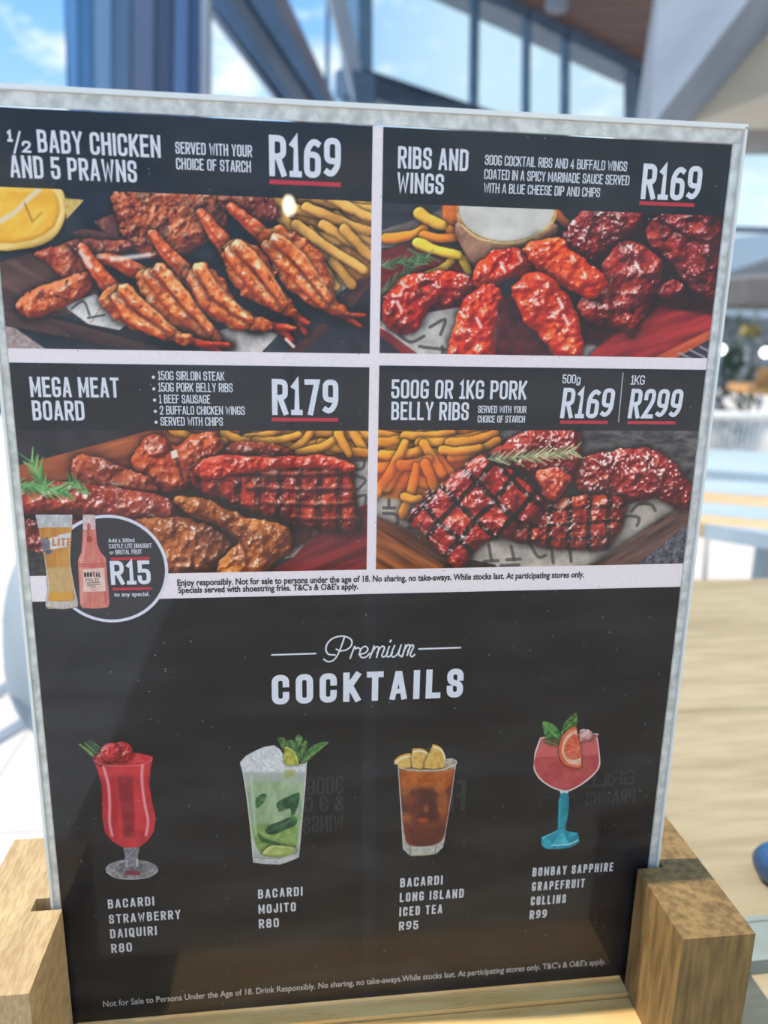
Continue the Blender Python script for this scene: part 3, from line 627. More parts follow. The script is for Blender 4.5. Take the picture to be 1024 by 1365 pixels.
def photo_belly(cv):
    cv.ground((52, 48, 50), (104, 96, 94), 6, aniso=(2.4, 1), seed=12, amt=1.2)
    cv.flat([(495, 640), (580, 636), (760, 700), (900, 650), (900, 700), (780, 765), (560, 765), (495, 700)], (160, 146, 134), (196, 182, 168), 14)
    cv.letters([[(513, 654), (526, 654)], [(519, 654), (519, 676)], [(512, 677), (527, 677)], [(512, 684), (528, 686), (530, 698), (516, 700)], [(544, 704), (556, 702)], [(652, 726), (656, 748)], [(646, 748), (664, 747)], [(682, 728), (686, 746)],
                [(676, 746), (694, 745)], [(708, 726), (718, 742), (728, 740)], [(668, 754), (692, 753)], [(842, 682), (852, 672), (868, 672), (874, 680)], [(830, 700), (836, 688), (852, 690), (850, 700)], [(736, 732), (738, 750)], [(760, 730), (762, 748)]], w=2.2)
    cv.flat([(495, 686), (560, 712), (640, 765), (495, 770)], (66, 32, 18), (158, 92, 50), 6, aniso=(14, 1), rot=.55, shadow=4)
    cv.flat([(610, 742), (660, 752), (672, 765), (580, 765)], (40, 28, 28), (60, 42, 40), 6)
    cv.flat([(770, 765), (886, 688), (930, 664), (930, 690), (840, 765)], (58, 38, 36), (112, 80, 70), 7, aniso=(9, 1), rot=-.55, shadow=4)
    cv.flat([(836, 765), (926, 690), (930, 765)], (46, 44, 50), (110, 106, 112), 3.5)
    cv.flat([(495, 570), (670, 570), (600, 650), (560, 670), (495, 660)], (150, 76, 30), (204, 120, 48), 9, soft=6)
    for a, b, w in [((500, 578), (600, 590), 9), ((520, 600), (600, 576), 9), ((500, 626), (548, 606), 10), ((556, 606), (640, 590), 9), ((516, 650), (548, 584), 9), ((500, 590), (560, 578), 9), ((540, 580), (604, 576), 8), ((560, 590), (640, 580), 9), ((600, 590), (660, 578), 9), ((510, 606), (560, 600), 9), ((580, 604), (612, 640), 8), ((500, 660), (540, 590), 9.5), ((566, 592), (590, 632), 9),
                    ((604, 610), (664, 588), 9), ((590, 600), (640, 596), 8), ((536, 620), (572, 612), 10), ((556, 640), (600, 650), 9), ((538, 684), (556, 622), 9), ((568, 618), (584, 664), 9), ((540, 662), (560, 664), 8)]:
        cv.fry(a, b, w, (224, 146, 58))
    cv.flat([(500, 612), (620, 606), (620, 646), (500, 650)], (198, 60, 34), (220, 90, 40), 20, soft=14, op=.38)
    RD, RM, RL = (44, 6, 10), (138, 28, 26), (192, 78, 62)
    X = [(0.72, 34, 3.6, .85), (-0.80, 36, 3.6, .85)]
    cv.body([(772, 614), (800, 604), (850, 596), (882, 604), (916, 636), (923, 672), (906, 678), (872, 664), (838, 670), (796, 664), (768, 650)], RD, (126, 26, 28), RL, dome=18, bump=1.6, bs=6, gloss=1.0, fleck=1.3)
    cv.body([(714, 672), (790, 658), (831, 668), (829, 700), (815, 728), (780, 734), (722, 730), (684, 720), (696, 700)], RD, (148, 40, 24), (208, 92, 52), dome=15, bump=1.4, bs=7, gloss=.8, fleck=.7, grill=[(0.05, 26, 3.4, .8), (1.5, 20, 2.2, .6)])
    cv.body([(636, 616), (680, 586), (720, 568), (768, 566), (776, 592), (774, 622), (760, 648), (737, 670), (718, 652), (700, 628)], RD, (122, 26, 26), RL, dome=18, bump=1.6, bs=6, gloss=1.0, fleck=1.5)
    cv.body([(716, 630), (744, 624), (762, 640), (740, 668), (724, 660)], (70, 12, 10), (168, 56, 36), (222, 112, 78), dome=10, bump=1.4, fleck=.7, shadow=3)
    cv.flat([(672, 622), (706, 626), (726, 652), (716, 660), (690, 640)], (34, 14, 18), None, soft=5, op=.8)
    cv.body([(544, 690), (580, 654), (640, 606), (662, 612), (722, 664), (716, 690), (692, 702), (682, 718), (652, 722), (616, 757), (602, 754), (570, 716)], RD, (152, 28, 24), (206, 84, 56), dome=16, bump=1.2, bs=8, gloss=.8, fleck=.7, grill=X)
    rng = np.random.RandomState(4)
    for k in range(70):
        t = rng.rand(); x, y = 552 + 92*t + 7*rng.randn(), 684 - 72*t + 4*rng.randn()
        cv.line([(x, y), (x+2.5, y-2)], .9, (236, 206, 200), op=.7)
    for k in range(30):
        t = rng.rand(); x, y = 556 + 52*t, 698 + 52*t + 2*rng.randn()
        cv.line([(x, y), (x+2, y+2)], .8, (232, 170, 150), op=.6)
    cv.rosemary((652, 612), (770, 602), (96, 108, 78), (196, 196, 152), n=34, ln=18)

PHOTOS = {'prawns': photo_prawns, 'wings': photo_wings, 'meats': photo_meats, 'belly': photo_belly}
def tr(x0, y0, s): return lambda pts: [(x0 + u/s, y0 + v/s) for u, v in pts]

def ellipse(cx, cy, rx, ry, n=28): return [(cx+rx*math.cos(2*math.pi*i/n), cy+ry*math.sin(2*math.pi*i/n)) for i in range(n)]

def drink_daiquiri(cv):
    T = tr(90, 970, 6.206)
    cv.flat(T([(85, 130), (120, 135), (200, 195), (235, 240), (205, 242), (150, 190)]), (84, 116, 56), (120, 150, 80), 3)
    cv.flat(T([(130, 125), (190, 90), (285, 160), (270, 235), (215, 215)]), (38, 66, 40), (74, 104, 58), 4)
    cv.line(T([(150, 130), (220, 190)]), .5, (130, 156, 90), soft=1)
    bowl = T([(212, 262), (226, 236), (300, 212), (420, 200), (540, 202), (640, 216), (712, 238), (706, 268), (690, 340), (680, 470), (700, 600), (733, 740), (720, 850), (665, 935), (600, 984), (530, 994), (455, 988), (370, 938), (308, 860), (290, 740), (290, 600), (284, 470), (252, 350)])
    cv.flat(bowl, (176, 28, 44), (206, 46, 58), 9, aniso=(1, 3))
    cv.flat(T([(410, 380), (540, 380), (560, 900), (470, 900)]), (120, 20, 36), (150, 28, 42), 8, soft=4, op=.8)
    cv.flat(T([(560, 580), (640, 570), (650, 860), (560, 840)]), (214, 52, 58), None, soft=4, op=.7)
    cv.flat(T([(240, 300), (690, 300), (684, 400), (262, 400)]), (214, 60, 60), None, soft=4, op=.6)
    cv.flat(T(ellipse(462, 258, 246, 52)), (190, 30, 44), (216, 70, 72), 3, smoothn=2)
    for c, r in (((300, 255), 62), ((455, 200), 92), ((360, 205), 86)):
        cv.body(T(ellipse(c[0], c[1], r, r*.95, 10)), (128, 14, 24), (194, 36, 44), (226, 100, 96), dome=9, bump=1.4, bs=3, gloss=.5, fleck=.5, ragged=.6, shadow=1.5)
    cv.line(T([(225, 268), (300, 306), (460, 316), (620, 306), (700, 266)]), .5, (236, 128, 122), soft=1, op=.8)
    for p in ([(300, 325), (340, 470), (352, 640), (350, 780), (372, 890)], [(622, 310), (618, 440), (640, 620), (668, 770), (652, 885)]):
        cv.line(T(p), 1.9, (238, 158, 156), soft=2.2, op=.85)
    cv.flat(T([(462, 990), (598, 986), (584, 1060), (590, 1120), (470, 1124), (476, 1060)]), (104, 100, 108), (150, 144, 150), 3)
    cv.flat(T(ellipse(533, 1170, 219, 84)), (120, 112, 112), (164, 156, 156), 4, smoothn=2)
    cv.flat(T(ellipse(530, 1160, 130, 52)), (84, 84, 92), (130, 126, 130), 3, smoothn=2, soft=2)
    cv.flat(T([(486, 1180), (590, 1180), (612, 1216), (470, 1218)]), (128, 44, 56), None, soft=2, op=.9)
    cv.flat(T([(476, 1080), (588, 1080), (588, 1150), (478, 1152)]), (112, 110, 118), (160, 154, 158), 3, soft=1.2)
    for p in ([(492, 1095), (490, 1150)], [(576, 1090), (580, 1145)]): cv.line(T(p), .6, (220, 216, 218), op=.8)
    cv.line(T([(320, 1190), (400, 1240), (540, 1252), (680, 1232), (750, 1180)]), .6, (196, 190, 188), op=.8)

def drink_mojito(cv):
    T = tr(300, 960, 6.4)
    glass = T([(128, 356), (702, 340), (690, 560), (660, 860), (632, 1168), (560, 1200), (470, 1230), (340, 1226), (240, 1212), (215, 900), (180, 620), (150, 440)])
    cv.flat(glass, (170, 172, 164), (196, 196, 186), 9)
    cv.flat(T([(168, 470), (680, 470), (650, 820), (618, 1060), (560, 1130), (450, 1160), (330, 1150), (268, 1100), (230, 900), (196, 640)]), (138, 160, 118), (174, 186, 150), 10, aniso=(1, 2), soft=1.5)
    cv.flat(T([(220, 880), (640, 900), (612, 1090), (540, 1150), (330, 1150), (262, 1060)]), (112, 140, 72), (150, 172, 98), 7, soft=4)
    cv.body(T([(318, 1130), (370, 1080), (450, 1064), (560, 1074), (606, 1096), (580, 1140), (470, 1164), (360, 1160)]), (130, 140, 70), (166, 176, 96), (206, 202, 128), dome=4, bump=.5, gloss=.2, fleck=0, shadow=2, ragged=.4)
    for pts, a, b in (([(268, 660), (330, 624), (356, 640), (330, 700), (270, 748)], (36, 74, 44), (86, 124, 66)), ([(440, 720), (470, 684), (560, 640), (632, 616), (634, 690), (600, 790), (566, 820), (556, 750), (470, 780), (456, 760)], (22, 62, 46), (62, 104, 66)),
                      ([(348, 960), (366, 900), (470, 860), (560, 822), (614, 830), (606, 890), (520, 930), (420, 972)], (20, 58, 46), (56, 98, 66)), ([(280, 956), (350, 1006), (500, 1056), (420, 1060), (310, 1030)], (44, 78, 44), (74, 108, 60))):
        cv.flat(T(pts), a, b, 5, soft=1.6, smoothn=3)
        cv.line(T([pts[0], pts[len(pts)//2]]), .4, (120, 150, 104), soft=1, op=.6)
    cv.flat(T([(700, 850), (560, 780), (520, 830), (610, 850)]), (110, 150, 70), None, soft=3, op=.4)
    cv.flat(T([(130, 356), (180, 300), (250, 262), (330, 226), (420, 210), (470, 244), (510, 300), (520, 372), (690, 376), (684, 446), (158, 446)]), (198, 194, 192), (228, 224, 220), 3)
    cv.flat(T([(152, 440), (684, 440), (680, 520), (170, 520)]), (172, 172, 164), None, soft=4, op=.7)
    for pts in ([(512, 270), (470, 200), (450, 150), (500, 146), (560, 190), (620, 260), (640, 340)], [(610, 250), (600, 160), (625, 120), (660, 140), (672, 200), (660, 300)], [(640, 360), (650, 220), (690, 168), (706, 200), (690, 280)],
                [(640, 366), (680, 290), (740, 220), (820, 186), (884, 186), (830, 240), (760, 300), (700, 350)], [(520, 200), (560, 160), (610, 200), (640, 300), (634, 366), (590, 300)]):
        cv.flat(T(pts), (48, 88, 46), (104, 142, 76), 4, smoothn=3, shadow=1.2)
        cv.line(T([pts[0], pts[len(pts)//2]]), .4, (150, 182, 116), soft=.8, op=.8)
    cv.flat(T([(512, 222), (570, 250), (612, 300), (626, 372), (600, 380), (512, 374)]), (150, 146, 44), (190, 184, 84), 5, smoothn=2, shadow=1)
    cv.line(T([(514, 228), (572, 252), (612, 304), (624, 370)]), .6, (206, 206, 134))
    cv.flat(T([(510, 420), (604, 420), (590, 470), (530, 500), (508, 480)]), (160, 160, 80), None, soft=3, op=.7)
    cv.line(T([(132, 372), (160, 470), (200, 760), (246, 1200)]), .55, (220, 218, 208), op=.85); cv.line(T([(700, 350), (660, 860), (630, 1165)]), .5, (216, 212, 200), op=.8)
    cv.line(T([(222, 900), (262, 1090), (330, 1156), (460, 1172), (570, 1140), (616, 1076), (640, 900)]), .5, (200, 204, 186), op=.8)
    cv.line(T([(226, 480), (262, 960)]), 1.6, (206, 208, 198), soft=4, op=.55)
    cv.flat(T([(240, 1160), (470, 1178), (632, 1130), (632, 1168), (470, 1230), (240, 1212)]), (176, 170, 168), (206, 200, 196), 4, soft=2)
    cv.line(T([(246, 1166), (350, 1178), (470, 1176)]), .4, (90, 84, 80), op=.6); cv.line(T([(636, 380), (690, 372)]), .5, (226, 224, 216))

def drink_icedtea(cv):
    T = tr(500, 970, 7.186)
    cv.flat(T([(218, 372), (240, 352), (690, 300), (740, 296), (782, 318), (772, 380), (740, 620), (690, 900), (655, 1140), (590, 1204), (520, 1220), (340, 1228), (268, 1160), (250, 800), (230, 520)]), (158, 152, 142), (190, 186, 174), 5)
    cv.flat(T([(232, 396), (400, 402), (600, 400), (764, 384), (738, 600), (700, 840), (662, 1040), (600, 1106), (470, 1136), (350, 1124), (296, 1080), (268, 900), (246, 600)]), (96, 42, 34), (128, 60, 40), 14, smoothn=2)
    cv.flat(T([(236, 400), (760, 390), (740, 540), (640, 600), (540, 600), (440, 560), (300, 600), (244, 560)]), (158, 74, 28), (190, 100, 44), 8, soft=5)
    cv.flat(T([(420, 580), (580, 560), (600, 900), (420, 880)]), (72, 32, 36), None, soft=10, op=.75)
    for c, rx, ry in (((290, 590), 52, 60), ((620, 560), 62, 60), ((420, 545), 60, 34), ((650, 720), 50, 120), ((490, 770), 26, 40), ((300, 860), 44, 50)):
        cv.flat(T(ellipse(c[0], c[1], rx, ry)), (190, 110, 48), (160, 84, 40), 5, soft=5, op=.65)
    cv.flat(T(ellipse(460, 884, 50, 24)), (196, 72, 34), None, soft=5, op=.8)
    cv.flat(T([(300, 960), (650, 940), (600, 1100), (470, 1132), (350, 1120)]), (92, 40, 42), None, soft=8, op=.6)
    cv.flat(T(ellipse(500, 372, 280, 54)), (150, 112, 80), (190, 160, 130), 4, op=.7)
    for pts in ([(186, 318), (230, 276), (300, 250), (350, 248), (350, 370), (250, 380), (210, 350)], [(360, 206), (400, 198), (460, 204), (512, 240), (500, 370), (360, 376)], [(556, 160), (610, 176), (650, 220), (668, 300), (660, 376), (470, 380), (520, 240)]):
        cv.flat(T(pts), (206, 150, 62), (226, 186, 104), 5, smoothn=2, shadow=1.2)
        cv.line(T(pts[:4]), .9, (222, 160, 50)); cv.line(T([(p[0]+8, p[1]+22) for p in pts[:4]]), 1.3, (238, 222, 186), soft=1.4)
    cv.flat(T([(670, 300), (740, 300), (776, 322), (764, 366), (670, 372)]), (150, 130, 112), (196, 178, 160), 4, soft=1.5)
    cv.line(T([(222, 376), (330, 400), (480, 408), (640, 400), (776, 350)]), .5, (228, 216, 200)); cv.line(T([(226, 400), (244, 700), (270, 1150)]), .5, (222, 210, 204), op=.9)
    cv.line(T([(776, 340), (730, 660), (660, 1100)]), .45, (226, 210, 200), op=.9); cv.line(T([(690, 300), (740, 294), (784, 318), (778, 346)]), .5, (226, 220, 210))
    cv.flat(T([(272, 1130), (350, 1140), (590, 1128), (650, 1090), (652, 1140), (590, 1200), (340, 1224)]), (160, 158, 146), (196, 192, 178), 4, soft=1.5)
    for p in ([(334, 1124), (338, 1220)], [(584, 1108), (578, 1200)]): cv.line(T(p), .4, (92, 74, 58))
    cv.line(T([(340, 1216), (460, 1222), (580, 1206)]), .5, (150, 104, 60), op=.7)

def drink_collins(cv):
    T = tr(690, 930, 6.207)
    cv.flat(T([(184, 340), (230, 318), (640, 290), (662, 320), (682, 460), (680, 560), (640, 630), (560, 700), (440, 768), (360, 768), (260, 730), (170, 660), (130, 570), (134, 480), (160, 400)]), (224, 200, 196), None, smoothn=2)
    cv.flat(T([(190, 350), (240, 330), (630, 300), (654, 330), (674, 460), (670, 560), (634, 622), (556, 690), (440, 758), (360, 758), (264, 720), (178, 652), (140, 570), (144, 480), (166, 410)]), (172, 62, 66), (194, 82, 82), 12, smoothn=2)
    cv.flat(T([(176, 384), (662, 366), (674, 470), (150, 490)]), (212, 100, 98), None, soft=2.2, op=.8)
    cv.flat(T([(196, 340), (640, 312), (656, 366), (180, 384)]), (190, 116, 112), None, soft=2, op=.6)
    cv.body(T([(506, 290), (556, 262), (600, 262), (626, 310), (600, 360), (520, 366)]), (150, 84, 84), (200, 140, 136), (236, 204, 196), dome=5, bump=1.2, bs=5, gloss=.4, fleck=.4, shadow=1)
    for pts, c in (([(210, 196), (250, 196), (310, 224), (352, 280), (350, 350), (300, 356), (240, 330), (214, 270)], 0), ([(360, 290), (380, 220), (430, 160), (486, 118), (498, 160), (490, 230), (440, 270), (376, 310)], 1), ([(228, 350), (330, 340), (336, 392), (260, 380)], 2)):
        a, b = (((38, 92, 44), (92, 150, 66)), ((44, 80, 36), (108, 146, 66)), ((62, 58, 34), (110, 96, 54)))[c]
        cv.flat(T(pts), a, b, 4, smoothn=3, shadow=1)
        cv.line(T([pts[0], pts[len(pts)//2]]), .4, (150, 182, 108), soft=.8, op=.8)
    cv.flat(T([(488, 236), (420, 264), (364, 330), (344, 420), (354, 500), (400, 556), (470, 572), (530, 566), (520, 400), (500, 320)]), (212, 92, 48), (230, 116, 70), 5, smoothn=2, shadow=1.2)
    cv.flat(T([(488, 262), (430, 290), (382, 350), (366, 424), (380, 490), (420, 536), (470, 550), (526, 544), (514, 400), (496, 320)]), (224, 164, 140), (236, 190, 166), 5, smoothn=2)
    cv.flat(T([(490, 300), (440, 316), (400, 370), (386, 430), (400, 480), (440, 508), (524, 494), (514, 400)]), (206, 76, 50), (222, 110, 78), 4, smoothn=2)
    for a, b in (((510, 400), (400, 370)), ((512, 410), (400, 450)), ((514, 420), (440, 500))): cv.line(T([a, b]), .5, (228, 150, 122), soft=1, op=.8)
    cv.line(T([(186, 350), (146, 470), (134, 570), (190, 670), (290, 740), (370, 766)]), .8, (232, 212, 208)); cv.line(T([(660, 330), (680, 480), (676, 570), (620, 640), (520, 718), (430, 764)]), .7, (236, 206, 202))
    cv.flat(T([(346, 768), (430, 762), (416, 792), (360, 794)]), (206, 206, 208), None)
    cv.flat(T([(358, 790), (418, 788), (428, 850), (420, 960), (398, 1060), (390, 1100), (336, 1100), (334, 1040), (338, 900), (344, 830)]), (8, 124, 142), (22, 150, 166), 6, smoothn=2)
    cv.line(T([(352, 830), (348, 1060)]), .9, (66, 178, 190), soft=1.5, op=.6)
    cv.flat(T([(330, 1088), (396, 1086), (420, 1102), (500, 1114), (512, 1180), (506, 1196), (440, 1236), (330, 1250), (236, 1248), (198, 1216), (200, 1148), (300, 1106)]), (10, 130, 150), (40, 172, 186), 6)
    cv.flat(T([(350, 1120), (384, 1120), (420, 1206), (280, 1222)]), (90, 196, 206), (40, 160, 176), 4, soft=1.4, op=.8)
    cv.line(T([(280, 1218), (420, 1210), (500, 1174)]), .8, (190, 224, 224), op=.9); cv.line(T([(206, 1160), (310, 1110)]), .6, (120, 210, 216), op=.8); cv.line(T([(396, 1100), (436, 1180), (506, 1120)]), .5, (8, 96, 116), op=.8)

def drink_beer(cv):
    T = tr(0, 680, 4.096)
    out = [(196, 24), (398, 24), (398, 60), (388, 200), (386, 280), (394, 340), (412, 430), (430, 505), (426, 530), (350, 542), (262, 538), (250, 520), (262, 430), (256, 350), (240, 240), (212, 96)]
    cv.flat(T(out), (170, 160, 150), (198, 190, 182), 5)
    cv.flat(T([(212, 92), (396, 92), (388, 200), (386, 290), (398, 380), (412, 470), (404, 496), (300, 500), (264, 492), (270, 430), (262, 340), (244, 230)]), (190, 122, 44), (212, 150, 66), 8, aniso=(1, 3))
    cv.flat(T([(260, 310), (392, 310), (402, 400), (408, 450), (276, 450)]), (196, 164, 118), (210, 178, 130), 4, soft=4, op=.7)
    cv.flat(T([(282, 450), (390, 450), (394, 490), (284, 492)]), (222, 158, 48), None, soft=4)
    cv.flat(T([(196, 24), (398, 24), (396, 92), (210, 96)]), (176, 172, 170), (210, 206, 204), 4)
    cv.flat(T(ellipse(252, 186, 24, 36, 12)), (92, 92, 110), (128, 124, 130), 3); cv.flat(T([(240, 222), (290, 214), (284, 232), (262, 246)]), (86, 90, 112), None)
    for k in range(6): cv.line(T([(252+20*math.cos(k), 186+28*math.sin(k)), (252+28*math.cos(k), 186+40*math.sin(k))]), .6, (88, 90, 110))
    cv.flat(T([(272, 154), (388, 126), (386, 196), (280, 216)]), (206, 200, 196), (226, 220, 216), 5)
    cv.flat(T([(320, 136), (388, 122), (388, 134), (324, 148)]), (212, 208, 206), None)
    cv.line(T([(258, 330), (270, 420), (254, 516)]), .5, (226, 214, 200), op=.8); cv.line(T([(392, 120), (384, 280), (424, 500)]), .5, (220, 206, 190), op=.8)
    cv.flat(T([(258, 500), (412, 496), (426, 530), (350, 540), (262, 536)]), (188, 174, 158), (214, 202, 188), 3, soft=1.5); cv.line(T([(262, 530), (350, 540), (426, 526)]), .5, (140, 112, 80))

def drink_bottle(cv):
    T = tr(0, 680, 4.096)
    cv.flat(T([(456, 24), (522, 24), (526, 100), (534, 180), (548, 220), (582, 262), (590, 380), (602, 500), (594, 530), (530, 538), (452, 534), (440, 515), (432, 400), (428, 270), (446, 230), (452, 160), (454, 100)]), (204, 106, 92), (222, 132, 116), 6, aniso=(1, 3))
    cv.flat(T([(454, 24), (522, 24), (526, 104), (456, 108)]), (202, 170, 164), (226, 200, 196), 4)
    cv.line(T([(488, 80), (490, 150)]), 2.5, (206, 106, 92)); cv.flat(T(ellipse(492, 158, 17, 18, 12)), (176, 62, 52), None); cv.line(T([(484, 80), (484, 140)]), .8, (170, 66, 58))
    cv.line(T([(466, 120), (462, 230), (446, 280), (448, 500)]), 1.4, (236, 170, 156), soft=2.5, op=.7); cv.line(T([(560, 270), (580, 500)]), 1.6, (188, 84, 74), soft=3, op=.6)
    cv.line(T([(432, 296), (584, 292)]), .5, (190, 60, 56)); cv.line(T([(434, 308), (586, 304)]), .5, (190, 60, 56))
    cv.flat(T([(455, 322), (572, 314), (580, 442), (456, 446)]), (226, 186, 168), (236, 204, 188), 5)
    for y in (398, 410): cv.line(T([(480, y), (545, y-5)]), .7, (92, 72, 70), op=.7)
    cv.line(T([(496, 420), (526, 418)]), .6, (120, 92, 86)); cv.line(T([(500, 436), (522, 434)]), .3, (130, 100, 90))

DRINKS = {'daiquiri': drink_daiquiri, 'mojito': drink_mojito, 'icedtea': drink_icedtea, 'collins': drink_collins, 'beer': drink_beer, 'bottle': drink_bottle}
# ================================================================ MENU CARD
def W3(X, Y, Z=0.0):
    """card millimetres (right, up, towards the reader) -> world"""
    return (X*0.001, -Z*0.001, CARD_Z + Y*0.001)

card = empty('menu_card', (0.105, 0, CARD_Z), 'printed portrait menu card with four food panels and four cocktails, inside the clear sleeve', 'menu')
bm = bmesh.new(); add_box(bm, 0, 0, CARD_Z, 0.210, 0.0003, CARD_Z+0.297)
from_bm('paper_sheet', bm, ink((246, 230, 230)), card)

def poly_part(name, pts_mm, Z, c, parent, th=0.0):
    bm = bmesh.new(); bm.faces.new([bm.verts.new(W3(x, y, Z)) for x, y in pts_mm])
    me = bpy.data.meshes.new(name); bm.normal_update()
    for f in bm.faces:
        if f.normal.y > 0: f.normal_flip()
    bm.to_mesh(me); bm.free()
    return link(name, me, ink(c), parent)

m_print, t, b = mat('colour_print', 0.45, 0.25)
at = t.nodes.new('ShaderNodeAttribute'); at.attribute_name = 'Col'
t.links.new(at.outputs['Color'], b.inputs['Base Color'])

def canvas_part(name, cv, Z, parent, cut=False):
    nx, ny = cv.nx, cv.ny
    co = np.zeros((ny*nx, 3), np.float32)
    co[:, 0] = cv.X.ravel()*0.001; co[:, 1] = -Z*0.001; co[:, 2] = CARD_Z + cv.Y.ravel()*0.001
    i = np.arange(nx*ny).reshape(ny, nx)
    q = np.stack([i[:-1, :-1], i[:-1, 1:], i[1:, 1:], i[1:, :-1]], -1).reshape(-1, 4)
    rgb = cv.rgb.reshape(-1, 3)
    if cut:
        a = cv.a
        keep = (a[:-1, :-1] + a[:-1, 1:] + a[1:, 1:] + a[1:, :-1]).ravel() > 2.0
        q = q[keep]
        used = np.unique(q); rm = np.full(nx*ny, -1); rm[used] = np.arange(len(used)); q = rm[q]; co = co[used]
        rgb = rgb[used]
    me = bpy.data.meshes.new(name)
    me.vertices.add(len(co)); me.vertices.foreach_set('co', co.ravel())
    me.loops.add(q.size); me.loops.foreach_set('vertex_index', q.ravel().astype(np.int32))
    me.polygons.add(len(q)); me.polygons.foreach_set('loop_start', np.arange(0, q.size, 4, dtype=np.int32))
    me.update(calc_edges=True)
    at = me.color_attributes.new('Col', 'FLOAT_COLOR', 'POINT')
    rgba = np.ones((len(co), 4), np.float32); rgba[:, :3] = lin(np.clip(rgb, 0, 1)*255)
    at.data.foreach_set('color', rgba.ravel())
    return link(name, me, m_print, parent)

